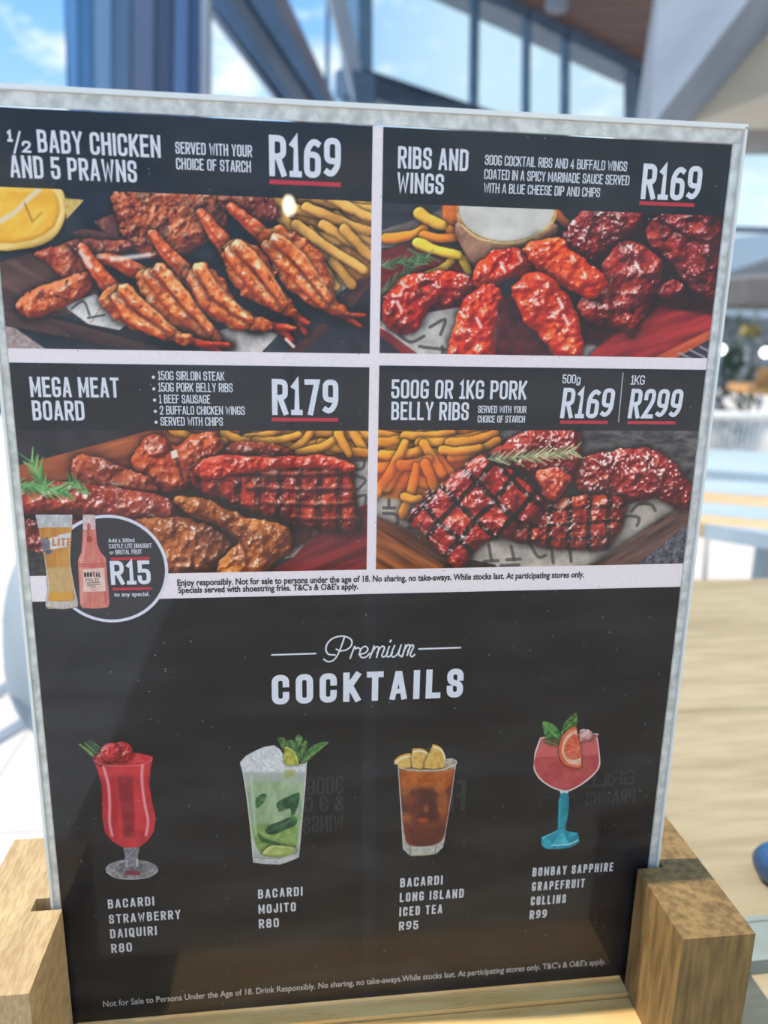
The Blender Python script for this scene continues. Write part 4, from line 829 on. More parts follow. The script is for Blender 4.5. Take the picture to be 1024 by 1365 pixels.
# ---- lettering: condensed stroke alphabet (x, y in 0..1; third value 1 = rounded corner)
def R_(*p): return [(x, y, 1) for x, y in p]
GL = {
 'A': (1.06, [[.9, (0, 0), (.42, 1), (.58, 1), (1, 0)], [.8, (.2, .25), (.8, .25)]]),
 'B': (1.0, [[(0, 0), (0, 1), (.94, 1, 1), (.94, .53, 1), (0, .53)], [(0, .53), (1, .53, 1), (1, 0, 1), (0, 0)]]),
 'C': (1.0, [[(1, .72), (1, 1, 1), (0, 1, 1), (0, 0, 1), (1, 0, 1), (1, .28)]]),
 'D': (1.0, [[(0, 0), (0, 1), (1, 1, 1), (1, 0, 1), (0, 0)]]),
 'E': (.86, [[(1, 1), (0, 1), (0, 0), (1, 0)], [(0, .53), (.86, .53)]]),
 'F': (.84, [[(1, 1), (0, 1), (0, 0)], [(0, .52), (.86, .52)]]),
 'G': (1.0, [[(1, .78), (1, 1, 1), (0, 1, 1), (0, 0, 1), (1, 0, 1), (1, .44), (.58, .44)]]),
 'H': (1.02, [[(0, 0), (0, 1)], [(1, 0), (1, 1)], [(0, .53), (1, .53)]]),
 'I': (.0, [[(0, 0), (0, 1)]]),
 'J': (.8, [[(1, 1), (1, 0, 1), (0, 0, 1), (0, .3)]]),
 'K': (1.0, [[(0, 0), (0, 1)], [(1, 1), (.1, .42)], [(.3, .58), (1, 0)]]),
 'L': (.82, [[(0, 1), (0, 0), (1, 0)]]),
 'M': (1.34, [[(0, 0), (0, 1)], [(1, 0), (1, 1)], [.72, (0, 1), (.5, .25), (1, 1)]]),
 'N': (1.06, [[(0, 0), (0, 1)], [(1, 0), (1, 1)], [.72, (0, 1), (1, 0)]]),
 'O': (1.0, [[(.5, 1), (1, 1, 1), (1, 0, 1), (0, 0, 1), (0, 1, 1), (.5, 1)]]),
 'P': (.98, [[(0, 0), (0, 1), (1, 1, 1), (1, .44, 1), (0, .44)]]),
 'Q': (1.0, [[(.5, 1), (1, 1, 1), (1, 0, 1), (0, 0, 1), (0, 1, 1), (.5, 1)], [(.6, .22), (1.06, -.1)]]),
 'R': (1.0, [[(0, 0), (0, 1), (1, 1, 1), (1, .48, 1), (0, .48)], [(.5, .48), (1, 0)]]),
 'S': (.98, [[(1, .72), (1, 1, 1), (0, 1, 1), (0, .55, 1), (1, .47, 1), (1, 0, 1), (0, 0, 1), (0, .28)]]),
 'T': (.98, [[(0, 1), (1, 1)], [(.5, 1), (.5, 0)]]),
 'U': (1.0, [[(0, 1), (0, 0, 1), (1, 0, 1), (1, 1)]]),
 'V': (1.02, [[(0, 1), (.44, 0), (.56, 0), (1, 1)]]),
 'W': (1.5, [[.9, (0, 1), (.22, 0), (.5, .8), (.78, 0), (1, 1)]]),
 'X': (1.0, [[(0, 0), (1, 1)], [(0, 1), (1, 0)]]),
 'Y': (1.04, [[(0, 1), (.5, .42), (1, 1)], [(.5, .42), (.5, 0)]]),
 'Z': (.92, [[(0, 1), (1, 1), (0, 0), (1, 0)]]),
 '0': (1.0, [[(.5, 1), (1, 1, 1), (1, 0, 1), (0, 0, 1), (0, 1, 1), (.5, 1)]]),
 '1': (.5, [[(.1, .86), (.62, 1), (.62, 0)], [(.0, 0), (1.2, 0)]]),
 '2': (.96, [[(0, .72), (0, 1, 1), (1, 1, 1), (1, .58, 1), (0, 0), (1, 0)]]),
 '3': (.96, [[(0, .74), (0, 1, 1), (1, 1, 1), (1, .53, 1), (.35, .53)], [(.35, .53), (1, .53, 1), (1, 0, 1), (0, 0, 1), (0, .26)]]),
 '4': (1.04, [[(.72, 0), (.72, 1), (0, .26), (1, .26)]]),
 '5': (.96, [[(.94, 1), (.06, 1), (.06, .58), (1, .60, 1), (1, 0, 1), (0, 0, 1), (0, .26)]]),
 '6': (1.0, [[(.96, .90), (.62, 1, 1), (0, .72, 1), (0, 0, 1), (1, 0, 1), (1, .58, 1), (.05, .58)]]),
 '7': (.94, [[(0, 1), (1, 1), (.36, 0)]]),
 '8': (1.0, [[(.5, .53), (.04, .53, 1), (.04, 1, 1), (.96, 1, 1), (.96, .53, 1), (.5, .53)], [(.5, .53), (0, .53, 1), (0, 0, 1), (1, 0, 1), (1, .53, 1), (.5, .53)]]),
 '9': (1.0, [[(.04, .10), (.38, 0, 1), (1, .28, 1), (1, 1, 1), (0, 1, 1), (0, .42, 1), (.95, .42)]]),
 '&': (1.1, [[(1, .0), (.12, .78), (.12, 1, 1), (.75, 1, 1), (.75, .72, 1), (0, .38, 1), (0, 0, 1), (.75, 0, 1), (1, .42)]]),
 '.': (.0, [[(0, 0), (0, .02)]]), '-': (.5, [[(0, .46), (1, .46)]]), '/': (.9, [[(0, -.05), (1, 1.05)]]),
 'g': (.96, [[(1, .62, 0), (1, -.24, 1), (0, -.24, 1), (.0, -.14)], [(1, .60), (.9, .68, 1), (0, .68, 1), (0, 0, 1), (1, 0, 1), (1, .2)]]),
}
def fillet(st, rx, ry):
    out = []; n = len(st)
    for i, p in enumerate(st):
        if len(p) == 3 and p[2] and 0 < i < n-1:
            P = Vector(p[:2]); A = Vector(st[i-1][:2]) - P; B = Vector(st[i+1][:2]) - P
            la, lb = A.length, B.length
            da = min(rx if abs(A.x) > abs(A.y) else ry, la*(.5 if (len(st[i-1]) == 3 and st[i-1][2]) else 1.0))
            db = min(rx if abs(B.x) > abs(B.y) else ry, lb*(.5 if (len(st[i+1]) == 3 and st[i+1][2]) else 1.0))
            s = P + A/la*da; e = P + B/lb*db
            for k in range(6):
                t_ = k/5; out.append(tuple((s*(1-t_)**2 + P*2*t_*(1-t_) + e*t_*t_)[:]))
        else: out.append(tuple(p[:2]))
    return out

def stroke(bm, pts, th, Z, caps=True):
    """thick line through card points (mm) as one strip of quads"""
    P = [Vector(p) for p in pts]
    P = [p for i, p in enumerate(P) if i == 0 or (p-P[i-1]).length > 1e-5]
    if len(P) < 2: return
    h = th/2
    closed = (P[0]-P[-1]).length < 1e-4
    if caps and not closed:
        P[0] = P[0] - (P[1]-P[0]).normalized()*h; P[-1] = P[-1] + (P[-1]-P[-2]).normalized()*h
    L, Rr = [], []
    n = len(P)
    for i, p in enumerate(P):
        a = (P[i]-P[i-1]) if i else ((P[0]-P[-2]) if closed else (P[1]-P[0]))
        b = (P[i+1]-P[i]) if i < n-1 else ((P[1]-P[0]) if closed else (P[-1]-P[-2]))
        a = a.normalized(); b = b.normalized()
        na = Vector((-a.y, a.x)); nb = Vector((-b.y, b.x)); m = na+nb
        if m.length < 0.2: m = na.copy()
        m.normalize(); k = h/max(m.dot(na), 0.45)
        zz = Z + i*.0006
        L.append(bm.verts.new(W3(p.x+m.x*k, p.y+m.y*k, zz))); Rr.append(bm.verts.new(W3(p.x-m.x*k, p.y-m.y*k, zz)))
    for i in range(n-1):
        try: bm.faces.new((L[i], Rr[i], Rr[i+1], L[i+1]))
        except ValueError: pass

def flat_obj(name, bm, c, parent):
    bm.normal_update()
    for f in bm.faces:
        if f.normal.y > 0: f.normal_flip()
    me = bpy.data.meshes.new(name); bm.to_mesh(me); bm.free()
    return link(name, me, ink(c), parent)

def letter_geo(bm, s, x0, y0, width, H, th, Z, track=0.28, mirror=False, skew=0.0):
    """fit the string between x0 and x0+width, capitals H high, strokes th*H thick"""
    t = th*H; tot = 0.0; gaps = 0
    for ch in s:
        if ch == ' ': tot += 0.62
        else: tot += GL[ch][0]
    nch = len(s)
    # width = sum(w_i*k) + n_glyph*t + gap*(n-1)
    ng = sum(1 for ch in s if ch != ' ')
    gap = track*t*2
    k = (width - ng*t - gap*(nch-1))/max(tot, .1)
    k = max(k, 0.05*H)
    x = x0
    for ch in s:
        if ch == ' ': x += .62*k + gap; continue
        w, strokes = GL[ch]
        hh = H - t
        rr = .5
        for si, st in enumerate(strokes):
            tf = 1.0
            if isinstance(st[0], float): tf, st = st[0], st[1:]
            rx = min(.5, 0.34*hh/max(w*k, 1e-6)) if w else .5
            f = fillet(st, rx if w*k < .8*hh else .42, min(.30, rx*max(w*k, 1e-6)/hh))
            pts = []
            for a, c_ in f:
                px = a*w*k; py = c_*hh
                if mirror: px = w*k - px
                pts.append((x + t/2 + px + skew*py, y0 + t/2 + py))
            stroke(bm, pts, t*tf, Z + si*.018)
        x += w*k + t + gap

INK_W = (226, 224, 230)
def text(name, s, l, r, top, parent, th=.17, c=INK_W, Z=.18, track=.28, mirror=False, skew=0.0):
    """l, r: layout points of the baseline's ends; top: layout height of the capitals at the left"""
    a = mm(*l); b = mm(*r); tp = mm(l[0], top)
    y = (a[1]+b[1])/2; H = tp[1]-a[1]
    bm = bmesh.new()
    if mirror: letter_geo(bm, s[::-1], a[0], y, b[0]-a[0], H, th, Z, track, True)
    else: letter_geo(bm, s, a[0], y, b[0]-a[0], H, th, Z, track, False, skew)
    return flat_obj(name, bm, c, parent)

def type_text(name, s, l, r, cap, parent, c=INK_W, Z=.18, bold=0.012, tall=1.0):
    """lower-case lettering set in Blender's own face, fitted between two layout points; cap: capital height (layout units)"""
    a = mm(*l); b = mm(*r); up = mm(l[0], l[1]-cap); y = (a[1]+b[1])/2; H = up[1]-a[1]
    cu = bpy.data.curves.new(name, 'FONT'); cu.body = s; cu.size = 1.0; cu.offset = bold; cu.resolution_u = 3
    tmp = bpy.data.objects.new(name, cu); COL.objects.link(tmp); bpy.context.view_layer.update()
    me = bpy.data.meshes.new_from_object(tmp.evaluated_get(bpy.context.evaluated_depsgraph_get()))
    bpy.data.objects.remove(tmp); bpy.data.curves.remove(cu)
    n = len(me.vertices); co = np.zeros(n*3); me.vertices.foreach_get('co', co); co = co.reshape(-1, 3)
    x0, x1 = co[:, 0].min(), co[:, 0].max()
    sx = (b[0]-a[0])/(x1-x0); sy = H/0.729*tall
    o = np.zeros_like(co); o[:, 0] = (a[0] + (co[:, 0]-x0)*sx)*.001; o[:, 1] = -Z*.001; o[:, 2] = CARD_Z + (y + co[:, 1]*sy)*.001
    me.vertices.foreach_set('co', o.ravel()); me.update(); me.name = name
    me.materials.clear()
    return link(name, me, ink(c), parent)

RED = (200, 44, 60)
def rule(name, l, r, w, parent, c=RED, Z=.18):
    a = mm(*l); b = mm(*r); y = (a[1]+b[1])/2; h = w/8.0
    return poly_part(name, [(a[0], y-h), (b[0], y-h), (b[0], y+h), (a[0], y+h)], Z, c, parent)

def rect(u0, v0, u1, v1, us=None, vs=None):
    """axis-aligned card rectangle from layout corners (upper left / lower right), in mm: x0, y0, x1, y1"""
    a = mm(u0, v0); b = mm(u1, v1); return a[0], b[1], b[0], a[1]

DARK = (28, 27, 31)
# panel edges in card millimetres, from the artwork's layout
xl, xg0, xg1, xr = 0.0, mm(495, 360)[0], mm(508.5, 360)[0], 210.0
y_top = 297.0
y_h1 = (mm(100, 255)[1] + mm(490, 267)[1])/2; y_h1r = (mm(530, 272)[1] + mm(955, 287)[1])/2
y_b1 = (mm(100, 467)[1] + mm(480, 470)[1])/2; y_t2 = (mm(100, 487)[1] + mm(480, 487)[1])/2
y_b1r = (mm(530, 472)[1] + mm(930, 476)[1])/2; y_t2r = (mm(530, 488)[1] + mm(930, 492)[1])/2
y_h2 = (mm(100, 574)[1] + mm(480, 574)[1])/2; y_h2r = (mm(520, 574)[1] + mm(920, 573)[1])/2
y_b2 = (mm(240, 765)[1] + mm(480, 760)[1] + mm(600, 756)[1] + mm(880, 751)[1])/4
y_s = (mm(240, 797)[1] + mm(480, 793)[1] + mm(880, 782)[1])/3

def header(x0, y0, x1, y1, sd, label):
    cv = Canvas(x0, y0, x1, y1, 1.0)
    cv.ground((18, 20, 28), (32, 32, 38), 40, seed=sd)
    o = canvas_part('header_band', cv, .06, card); return o
def photo(key, x0, y0, x1, y1, label):
    cv = Canvas(x0, y0, x1, y1, 0.25); PHOTOS[key](cv)
    g = cv.rgb.mean(-1, keepdims=True); cv.rgb = np.clip((g + (cv.rgb-g)*1.18)*1.10 - .012, 0, 1)      # print contrast
    o = canvas_part('food_picture', cv, .06, card); o['label'] = label; return o

# --- panel 1
h = header(xl, y_h1, xg0, y_top, 21, '')
text('title_text', '1', (11, 189), (18, 190), 173.5, h, .22); text('title_text', '/', (19, 204), (31, 205), 176, h, .10); text('title_text', '2', (31, 204), (43, 204.5), 188, h, .2)
text('title_text', 'BABY CHICKEN', (52, 204.5), (215.5, 210), 174, h, .142); text('title_text', 'AND 5 PRAWNS', (15.5, 238), (184, 243), 208, h, .142)
text('description_text', 'SERVED WITH YOUR', (235, 206), (337, 209), 190, h, .122); text('description_text', 'CHOICE OF STARCH', (236, 226.5), (335.5, 230), 211, h, .122)
text('price_text', 'R169', (360, 235), (455, 239), 180, h, .150); rule('price_underline', (360, 243), (455, 246), 4.6, h)
photo('prawns', xl, y_b1, xg0, y_h1, 'printed picture of grilled prawns, chicken, lemon and chips')
# --- panel 2
h = header(xg1, y_h1r, xr, y_top, 22, '')
text('title_text', 'RIBS AND', (531, 224.5), (624.5, 228.5), 195, h, .142); text('title_text', 'WINGS', (530, 257), (592, 259.5), 229.5, h, .142)
text('description_text', '300G COCKTAIL RIBS AND 4 BUFFALO WINGS', (647, 219.5), (836, 229), 206, h, .112, track=.26); text('description_text', 'COATED IN A SPICY MARINADE SAUCE SERVED', (646, 238.5), (839, 247.5), 225, h, .112, track=.26)
text('description_text', 'WITH A BLUE CHEESE DIP AND CHIPS', (645.5, 257), (800, 263), 244, h, .112, track=.26)
text('price_text', 'R169', (854.5, 264.5), (933, 269), 217, h, .150); rule('price_underline', (853, 270), (926, 274), 4.2, h)
photo('wings', xg1, y_b1r, xr, y_h1r, 'printed picture of sticky wings and ribs with a white dip')
# --- panel 3
h = header(xl, y_h2, xg0, y_t2, 23, '')
text('title_text', 'MEGA MEAT', (42, 530), (160, 529.5), 503, h, .142); text('title_text', 'BOARD', (45, 561), (114, 560), 534.5, h, .142)
for s, l, r, tp in (('150G SIRLOIN STEAK', (211.5, 507.5), (300, 506.5), 495.6), ('150G PORK BELLY RIBS', (212, 523), (311, 522), 511), ('1 BEEF SAUSAGE', (213, 538), (281, 537.5), 526.5),
                    ('2 BUFFALO CHICKEN WINGS', (214, 553), (327, 552.5), 541.5), ('SERVED WITH CHIPS', (215, 567.5), (298, 567.5), 556)):
    text('description_text', s, l, r, tp, h, .112, track=.26)
    a = mm(l[0]-6.2, l[1]-4.6); poly_part('bullet_dot', [(a[0]+.46*math.cos(k*.7854), a[1]+.46*math.sin(k*.7854)) for k in range(8)], .18, INK_W, h)
text('price_text', 'R179', (363.6, 553), (451.5, 553.5), 505, h, .150); rule('price_underline', (363, 559), (451.5, 559.5), 4.4, h)
photo('meats', xl, y_b2, xg0, y_h2, 'printed picture of a board of ribs, sausage and wings')
# --- panel 4
h = header(xg1, y_h2r, xr, y_t2r, 24, '')
text('title_text', '500G OR 1KG PORK', (522, 531.5), (702, 532), 506, h, .138); text('title_text', 'BELLY RIBS', (522, 560), (625, 560), 535.5, h, .138)
text('description_text', 'SERVED WITH YOUR', (637.5, 550.5), (702, 550), 541, h, .122); text('description_text', 'CHOICE OF STARCH', (637, 563.5), (700, 563), 554, h, .122)
text('price_text', '500g', (750, 511), (774, 511), 499, h, .122); text('price_text', 'R169', (747, 557.5), (816, 557), 517, h, .140, skew=.06); rule('price_underline', (747, 562), (811, 563), 4, h)
a = mm(831, 497); b2 = mm(825, 562); bm = bmesh.new(); stroke(bm, [a, (a[0], b2[1])], .35, .18); flat_obj('divider_rule', bm, (176, 172, 178), h)
text('price_text', '1KG', (841, 512.5), (859.5, 512.5), 500, h, .122); text('price_text', 'R299', (837, 557.5), (906.5, 557.5), 518, h, .140, skew=.06); rule('price_underline', (837, 562.5), (901, 563.5), 4, h)
photo('belly', xg1, y_b2, xr, y_h2r, 'printed picture of glazed pork belly ribs and chips')
# --- notice on the white strip
BLK = (38, 30, 36)
n1 = type_text('notice_text', 'Enjoy responsibly. Not for sale to persons under the age of 18. No sharing, no take-aways. While stocks last. At participating stores only.', (237, 781.5), (779, 768.5), 8.8, card, BLK, .12, .026)
n2 = type_text('notice_text', "Specials served with shoestring fries. T&C's & O&E's apply.", (238, 790.6), (478, 785), 8.4, card, BLK, .12, .026)
# --- lower dark panel
low = Canvas(0, 0, 210, y_s, 0.7); low.ground((9, 13, 24), (19, 21, 30), 60, seed=31)
UU, VV = low.U, low.V
# the other side of the sheet shows through faintly: paler gutter and band
q = (np.clip((10.5-np.abs(UU-(493.5-(VV-785)*.004)))/3, 0, 1)*0.050 + np.clip((16-np.abs(VV-1025-(UU-500)*-.02))/10, 0, 1)*0.030)[..., None]
low.rgb = np.clip(low.rgb + q*np.array([.8, 1.0, 1.15]), 0, 1)
low_o = canvas_part('cocktail_panel', low, .06, card)
GH = (40, 44, 50)
for s, l, r, tp in (('300G T-BONE', (330, 1062), (458, 1060), 1038), ('& 3 CHICKEN', (336, 1084), (458, 1082), 1064), ('WINGS', (404, 1110), (458, 1108), 1088), ('FRY UP', (530, 1084), (620, 1082), 1042), ('GRILLED', (748, 1052), (846, 1044), 1032), ('PRAWNS', (780, 1074), (846, 1068), 1056)):
    text('show_through_text', s, l, r, tp, low_o, .13, GH, .062, mirror=True)
# heading
T = tr(290, 820, 2.844)
bm = bmesh.new()
for pi, ptl in enumerate(([(446, 150), (420, 146), (412, 124), (424, 98), (450, 82), (482, 79), (508, 92), (508, 114), (490, 130), (466, 134), (452, 128)], [(482, 84), (470, 118), (456, 150), (440, 170), (420, 175), (404, 166)],
            [(504, 162), (512, 140), (521, 118), (524, 126), (534, 122), (543, 128)], [(538, 148), (560, 142), (571, 128), (562, 117), (548, 124), (540, 142), (546, 158), (562, 158), (578, 144)], [(578, 160), (588, 136), (594, 116)],
            [(586, 140), (602, 119), (612, 124), (604, 158)], [(606, 142), (622, 118), (634, 122), (624, 152), (634, 156), (646, 142)], [(652, 118), (642, 148), (650, 157), (664, 142)], [(672, 114), (660, 146), (668, 157), (684, 144), (697, 112)],
            [(697, 112), (688, 144), (696, 154), (704, 148)], [(700, 156), (708, 134), (714, 112)], [(706, 136), (722, 111), (730, 118), (720, 150)], [(722, 136), (736, 112), (744, 118), (732, 146), (738, 156), (748, 148)])):
    P = [mm(*p) for p in T([tuple(x) for x in smooth(ptl, 5, False)])]
    stroke(bm, P, .52, .18 + .01*pi)
P = [mm(*p) for p in T([(656, 99), (658, 95)])]; stroke(bm, P, .6, .18)
hd = flat_obj('script_heading', bm, INK_W, low_o)
for l, r in (((362, 873), (422, 870.5)), ((558, 865), (615, 862.5))): rule('heading_rule', l, r, 2.2, low_o, INK_W)
text('heading_text', 'COCKTAILS', (363, 939), (617, 929), 899.5, low_o, .20, track=.5)
# cocktails: picture and name
for key, lab, bb, names in (
    ('daiquiri', 'printed picture of a red daiquiri in a footed glass', (95, 975, 225, 1182), [('BACARDI', (144.6, 1211), (206, 1206), 1199), ('STRAWBERRY', (146, 1230.5), (241, 1224.5), 1218.5), ('DAIQUIRI', (147.5, 1250), (209.5, 1246), 1238), ('R80', (149, 1269.5), (176.5, 1268), 1257.5)]),
    ('mojito', 'printed picture of a green mojito with mint and lime', (312, 970, 446, 1160), [('BACARDI', (344.5, 1197.5), (403.6, 1193), 1185.5), ('MOJITO', (345, 1217.5), (394.5, 1214), 1205.5), ('R80', (345.5, 1237), (372, 1235), 1225)]),
    ('icedtea', 'printed picture of a brown iced tea with lemon wedges', (518, 985, 618, 1148), [('BACARDI', (533.7, 1182), (590, 1178.5), 1170), ('LONG ISLAND', (533, 1202), (618, 1195.5), 1190), ('ICED TEA', (532.5, 1221), (589.5, 1216.5), 1209), ('R95', (532, 1239.5), (557.5, 1238), 1228)]),
    ('collins', 'printed picture of a pink cocktail in a blue-stemmed goblet', (703, 942, 808, 1138), [('BOMBAY SAPPHIRE', (709.8, 1167.5), (817, 1160.5), 1156), ('GRAPEFRUIT', (709, 1187), (779, 1182), 1175.5), ('COLLINS', (707.5, 1206), (754, 1203), 1194.5), ('R99', (706, 1224.5), (728.5, 1223), 1213)])):
    a = mm(bb[0], bb[3]); b2 = mm(bb[2], bb[1])
    cv = Canvas(a[0], a[1], b2[0], b2[1], .15); DRINKS[key](cv)
    o = canvas_part('drink_picture', cv, .15, low_o, True); o['label'] = lab
    for s, l, r, tp in names: text('drink_price' if s[1:].isdigit() else 'drink_name', s, l, r, tp, low_o, .158, (214, 212, 216), .18, track=.62)
type_text('small_print', "Not for Sale to Persons Under the Age of 18. Drink Responsibly. No sharing, no take-aways.While stocks last. At participating stores only. T&C's & O&E's apply.", (138, 1343.5), (807, 1282.5), 8.4, low_o, (186, 184, 186), .18, .008)
# --- round offer badge
cc = mm(147.5, 759); tp = mm(147.5, 686); R0 = tp[1]-cc[1]
disc = poly_part('offer_badge', [(cc[0]+R0*math.cos(k*math.pi/36), cc[1]+R0*math.sin(k*math.pi/36)) for k in range(72)], .14, (226, 222, 230), card)
poly_part('badge_face', [(cc[0]+(R0-.95)*math.cos(k*math.pi/36), cc[1]+(R0-.95)*math.sin(k*math.pi/36)) for k in range(72)], .17, (50, 46, 52), disc)
for key, bb, lab in (('beer', (42, 682, 110, 816), 'printed picture of a tall glass of lager'), ('bottle', (100, 682, 152, 816), 'printed picture of a pink bottle')):
    a = mm(bb[0], bb[3]); b2 = mm(bb[2], bb[1]); cv = Canvas(a[0], a[1], b2[0], b2[1], .15); DRINKS[key](cv)
    o = canvas_part(key + ('_glass_picture' if key == 'beer' else '_picture'), cv, .20, disc, True); o['label'] = lab
text('bottle_text', 'BRUTAL', (113, 769.5), (135, 768), 763.5, disc, .22, (70, 50, 52), .26); text('bottle_text', 'FRUIT', (115, 775.5), (133.5, 774.5), 771, disc, .12, (120, 96, 94), .26)
text('glass_text', 'LITE', (70.5, 730), (96, 725.5), 719.5, disc, .22, (206, 122, 62), .26, skew=.1)
type_text('badge_text', 'Add a 300ml', (145, 723.3), (180, 722), 5.6, disc, INK_W, .22, .012); text('badge_text', 'CASTLE LITE DRAUGHT', (146, 731), (203, 730), 725, disc, .12, INK_W, .22, track=.24)
type_text('badge_text', 'or', (147, 738.8), (152.5, 738.6), 5.6, disc, INK_W, .22, .012); text('badge_text', 'BRUTAL FRUIT', (154.5, 739), (190, 738), 733, disc, .12, INK_W, .22, track=.24)
rule('badge_rule', (148.5, 744.8), (200, 743.8), 3.4, disc, RED, .22); text('badge_price', 'R15', (149, 780), (202, 778), 748, disc, .16, INK_W, .22); rule('badge_rule', (150.5, 785.2), (202.5, 784), 3.4, disc, RED, .22)
type_text('badge_text', 'to any special.', (153, 795.3), (200, 793.5), 5.8, disc, INK_W, .22, .014)

# ================================================================ CLEAR SLEEVE
m_sheet = clear_acrylic('clear_acrylic_front'); m_back = clear_acrylic('clear_acrylic_back', dust=False)
m_edge, t, b = mat('frosted_acrylic_edge', 0.25, 0.6)
c = t.nodes.new('ShaderNodeTexCoord'); mp = t.nodes.new('ShaderNodeMapping'); mp.inputs['Scale'].default_value = (1, 1, 1); n = t.nodes.new('ShaderNodeTexNoise'); n.inputs['Scale'].default_value = 260; n.inputs['Detail'].default_value = 5
r = t.nodes.new('ShaderNodeValToRGB'); r.color_ramp.elements[0].position = .36; r.color_ramp.elements[0].color = (*lin((196, 196, 190)), 1); r.color_ramp.elements[1].position = .62; r.color_ramp.elements[1].color = (*lin((238, 236, 230)), 1)
t.links.new(c.outputs['Object'], mp.inputs[0]); t.links.new(mp.outputs[0], n.inputs['Vector']); t.links.new(n.outputs['Fac'], r.inputs[0]); t.links.new(r.outputs[0], b.inputs['Base Color'])
b.inputs['Alpha'].default_value = 0.86
m_rim, t, b = mat('polished_acrylic_rim', 0.12, 0.8); b.inputs['Base Color'].default_value = (*lin((238, 238, 234)), 1); b.inputs['Alpha'].default_value = .8
sleeve = empty('acrylic_sleeve', (.105, 0, CARD_Z-.002), 'clear scratched acrylic display sleeve with frosted edges, slotted upright in the wooden stand', 'sign holder')
def sb(name, x0, x1, y0, y1, z0, z1, m, bv=0.0):
    return box(name, x0*.001, -z1*.001, CARD_Z+y0*.001, x1*.001, -z0*.001, CARD_Z+y1*.001, m, sleeve, bv)
sb('front_sheet', -2.6, 213.2, -1.8, 301.6, .5, 1.7, m_sheet, .0004)
sb('back_sheet', -2.6, 213.2, -1.8, 301.6, -1.8, -.6, m_back, .0004)
sb('edge_strip', 210.2, 212.6, -1.8, 297.4, -.55, .45, m_edge); sb('edge_strip', -2.0, -.2, -1.8, 297.4, -.55, .45, m_edge)
sb('edge_strip', -2.0, 212.6, 297.5, 301.0, -.55, .45, m_edge)
sb('polished_rim', 212.7, 213.5, -1.8, 301.6, -1.7, 1.6, m_rim, .0003); sb('polished_rim', -2.9, -2.1, -1.8, 301.6, -1.7, 1.6, m_rim, .0003)
sb('polished_rim', -2.9, 213.5, 301.1, 302.4, -1.7, 1.6, m_rim, .0003)

# ================================================================ WOODEN STAND
m_block_l = wood('pale_sawn_pine', (186, 152, 106), (208, 176, 128), (158, 122, 80), (6, 1.2, 2.0), 160, bump=.3)
m_block_r = wood('brown_shaded_wood', (112, 88, 54), (150, 120, 74), (80, 56, 32), (3.0, 3.0, .35), 130, bump=.25)  # browner colour holds the shade on the right block
m_rail = wood('honey_coloured_rail', (224, 176, 104), (240, 200, 134), (184, 128, 68), (.35, 3, 3), 70)
stand = empty('wooden_menu_stand', (.1015, 0, TABLE_Z), 'slotted wooden menu stand with two upright blocks and low rails, standing on the pale table', 'menu stand')
H1 = CARD_Z + .05
def block(outer, inner, slot, m):
    """upright block with a slot for the sleeve cut in from its inner face (plan outline pulled upright)"""
    s = [(outer, -.036), (inner, -.036), (inner, -.0026), (slot, -.0026), (slot, .0032), (inner, .0032), (inner, .036), (outer, .036)]
    bm = bmesh.new(); add_hull(bm, [(x, y, TABLE_Z) for x, y in s], [(x, y, H1) for x, y in s])
    bevel(bm, .0008, 2, .9)
    return from_bm('side_block', bm, m, stand)
block(-.0272, .0010, -.0092, m_block_l)
block(.2302, .2047, .2146, m_block_r)
box('rail', .0011, -.0062, TABLE_Z, .2046, .0300, CARD_Z-.0020, m_rail, stand, .0005)
box('rail', .0011, -.0350, TABLE_Z, .2046, -.0068, CARD_Z-.0036, m_rail, stand, .0007)

# ================================================================ NEAR TABLE
m_table = wood('pale_oak_table', (166, 148, 116), (182, 164, 132), (150, 130, 100), (.45, 3.2, 1), 46, rough=.5, bump=.05)
m_tleg = noisy('grey_table_legs', (70, 72, 76), (86, 88, 92), 10)
table = empty('cafe_table', (.45, .1, 0), 'pale wooden cafe table carrying the menu stand', 'table')
yb = -.62
for k in range(4):
    y0 = yb + k*.288
    box('tabletop_board', -.042, y0, TABLE_Z-.03, 1.25, y0+.2872, TABLE_Z, m_table, table, .0015)
for x in (.02, 1.17):
    for y in (yb+.06, yb+1.07): box('leg', x-.025, y-.025, 0, x+.025, y+.025, TABLE_Z-.03, m_tleg, table, .003)
box('apron', .0, yb+.05, TABLE_Z-.1, 1.2, yb+1.10, TABLE_Z-.031, m_tleg, table)

# small things lying on the table at the right
m_blue = noisy('glossy_blue_plastic', (30, 62, 96), (58, 100, 142), 30, rough=.2, spec=.6)
p = at_z(1042, 1172, TABLE_Z)
bt = empty('blue_bottle', (p.x, p.y, TABLE_Z), 'small glossy blue bottle lying on the table at the right edge', 'bottle', rz=.2)
bm = bmesh.new(); add_lathe(bm, [(.0005, -.0155), (.005, -.015), (.0085, -.0125), (.0102, -.008), (.0106, 0), (.0106, .03)], (0, 0, .0108), 24, 'x'); from_bm('body', bm, m_blue, bt, True, False)
bm = bmesh.new(); add_lathe(bm, [(.0105, .0302), (.009, .034), (.006, .037), (.006, .05)], (0, 0, .0108), 24, 'x'); from_bm('neck', bm, m_blue, bt, True, False)
m_bar = noisy('pale_grey_plastic', (126, 132, 124), (140, 146, 138), 40, rough=.5)
p = at_z(1003, 1296, TABLE_Z); q = at_z(1060, 1290, TABLE_Z)
gb = empty('grey_tray', (p.x+.06, p.y+.012, TABLE_Z), 'pale grey flat tray lying on the table beside the right wooden block', 'tray', rz=math.atan2(q.y-p.y, q.x-p.x))
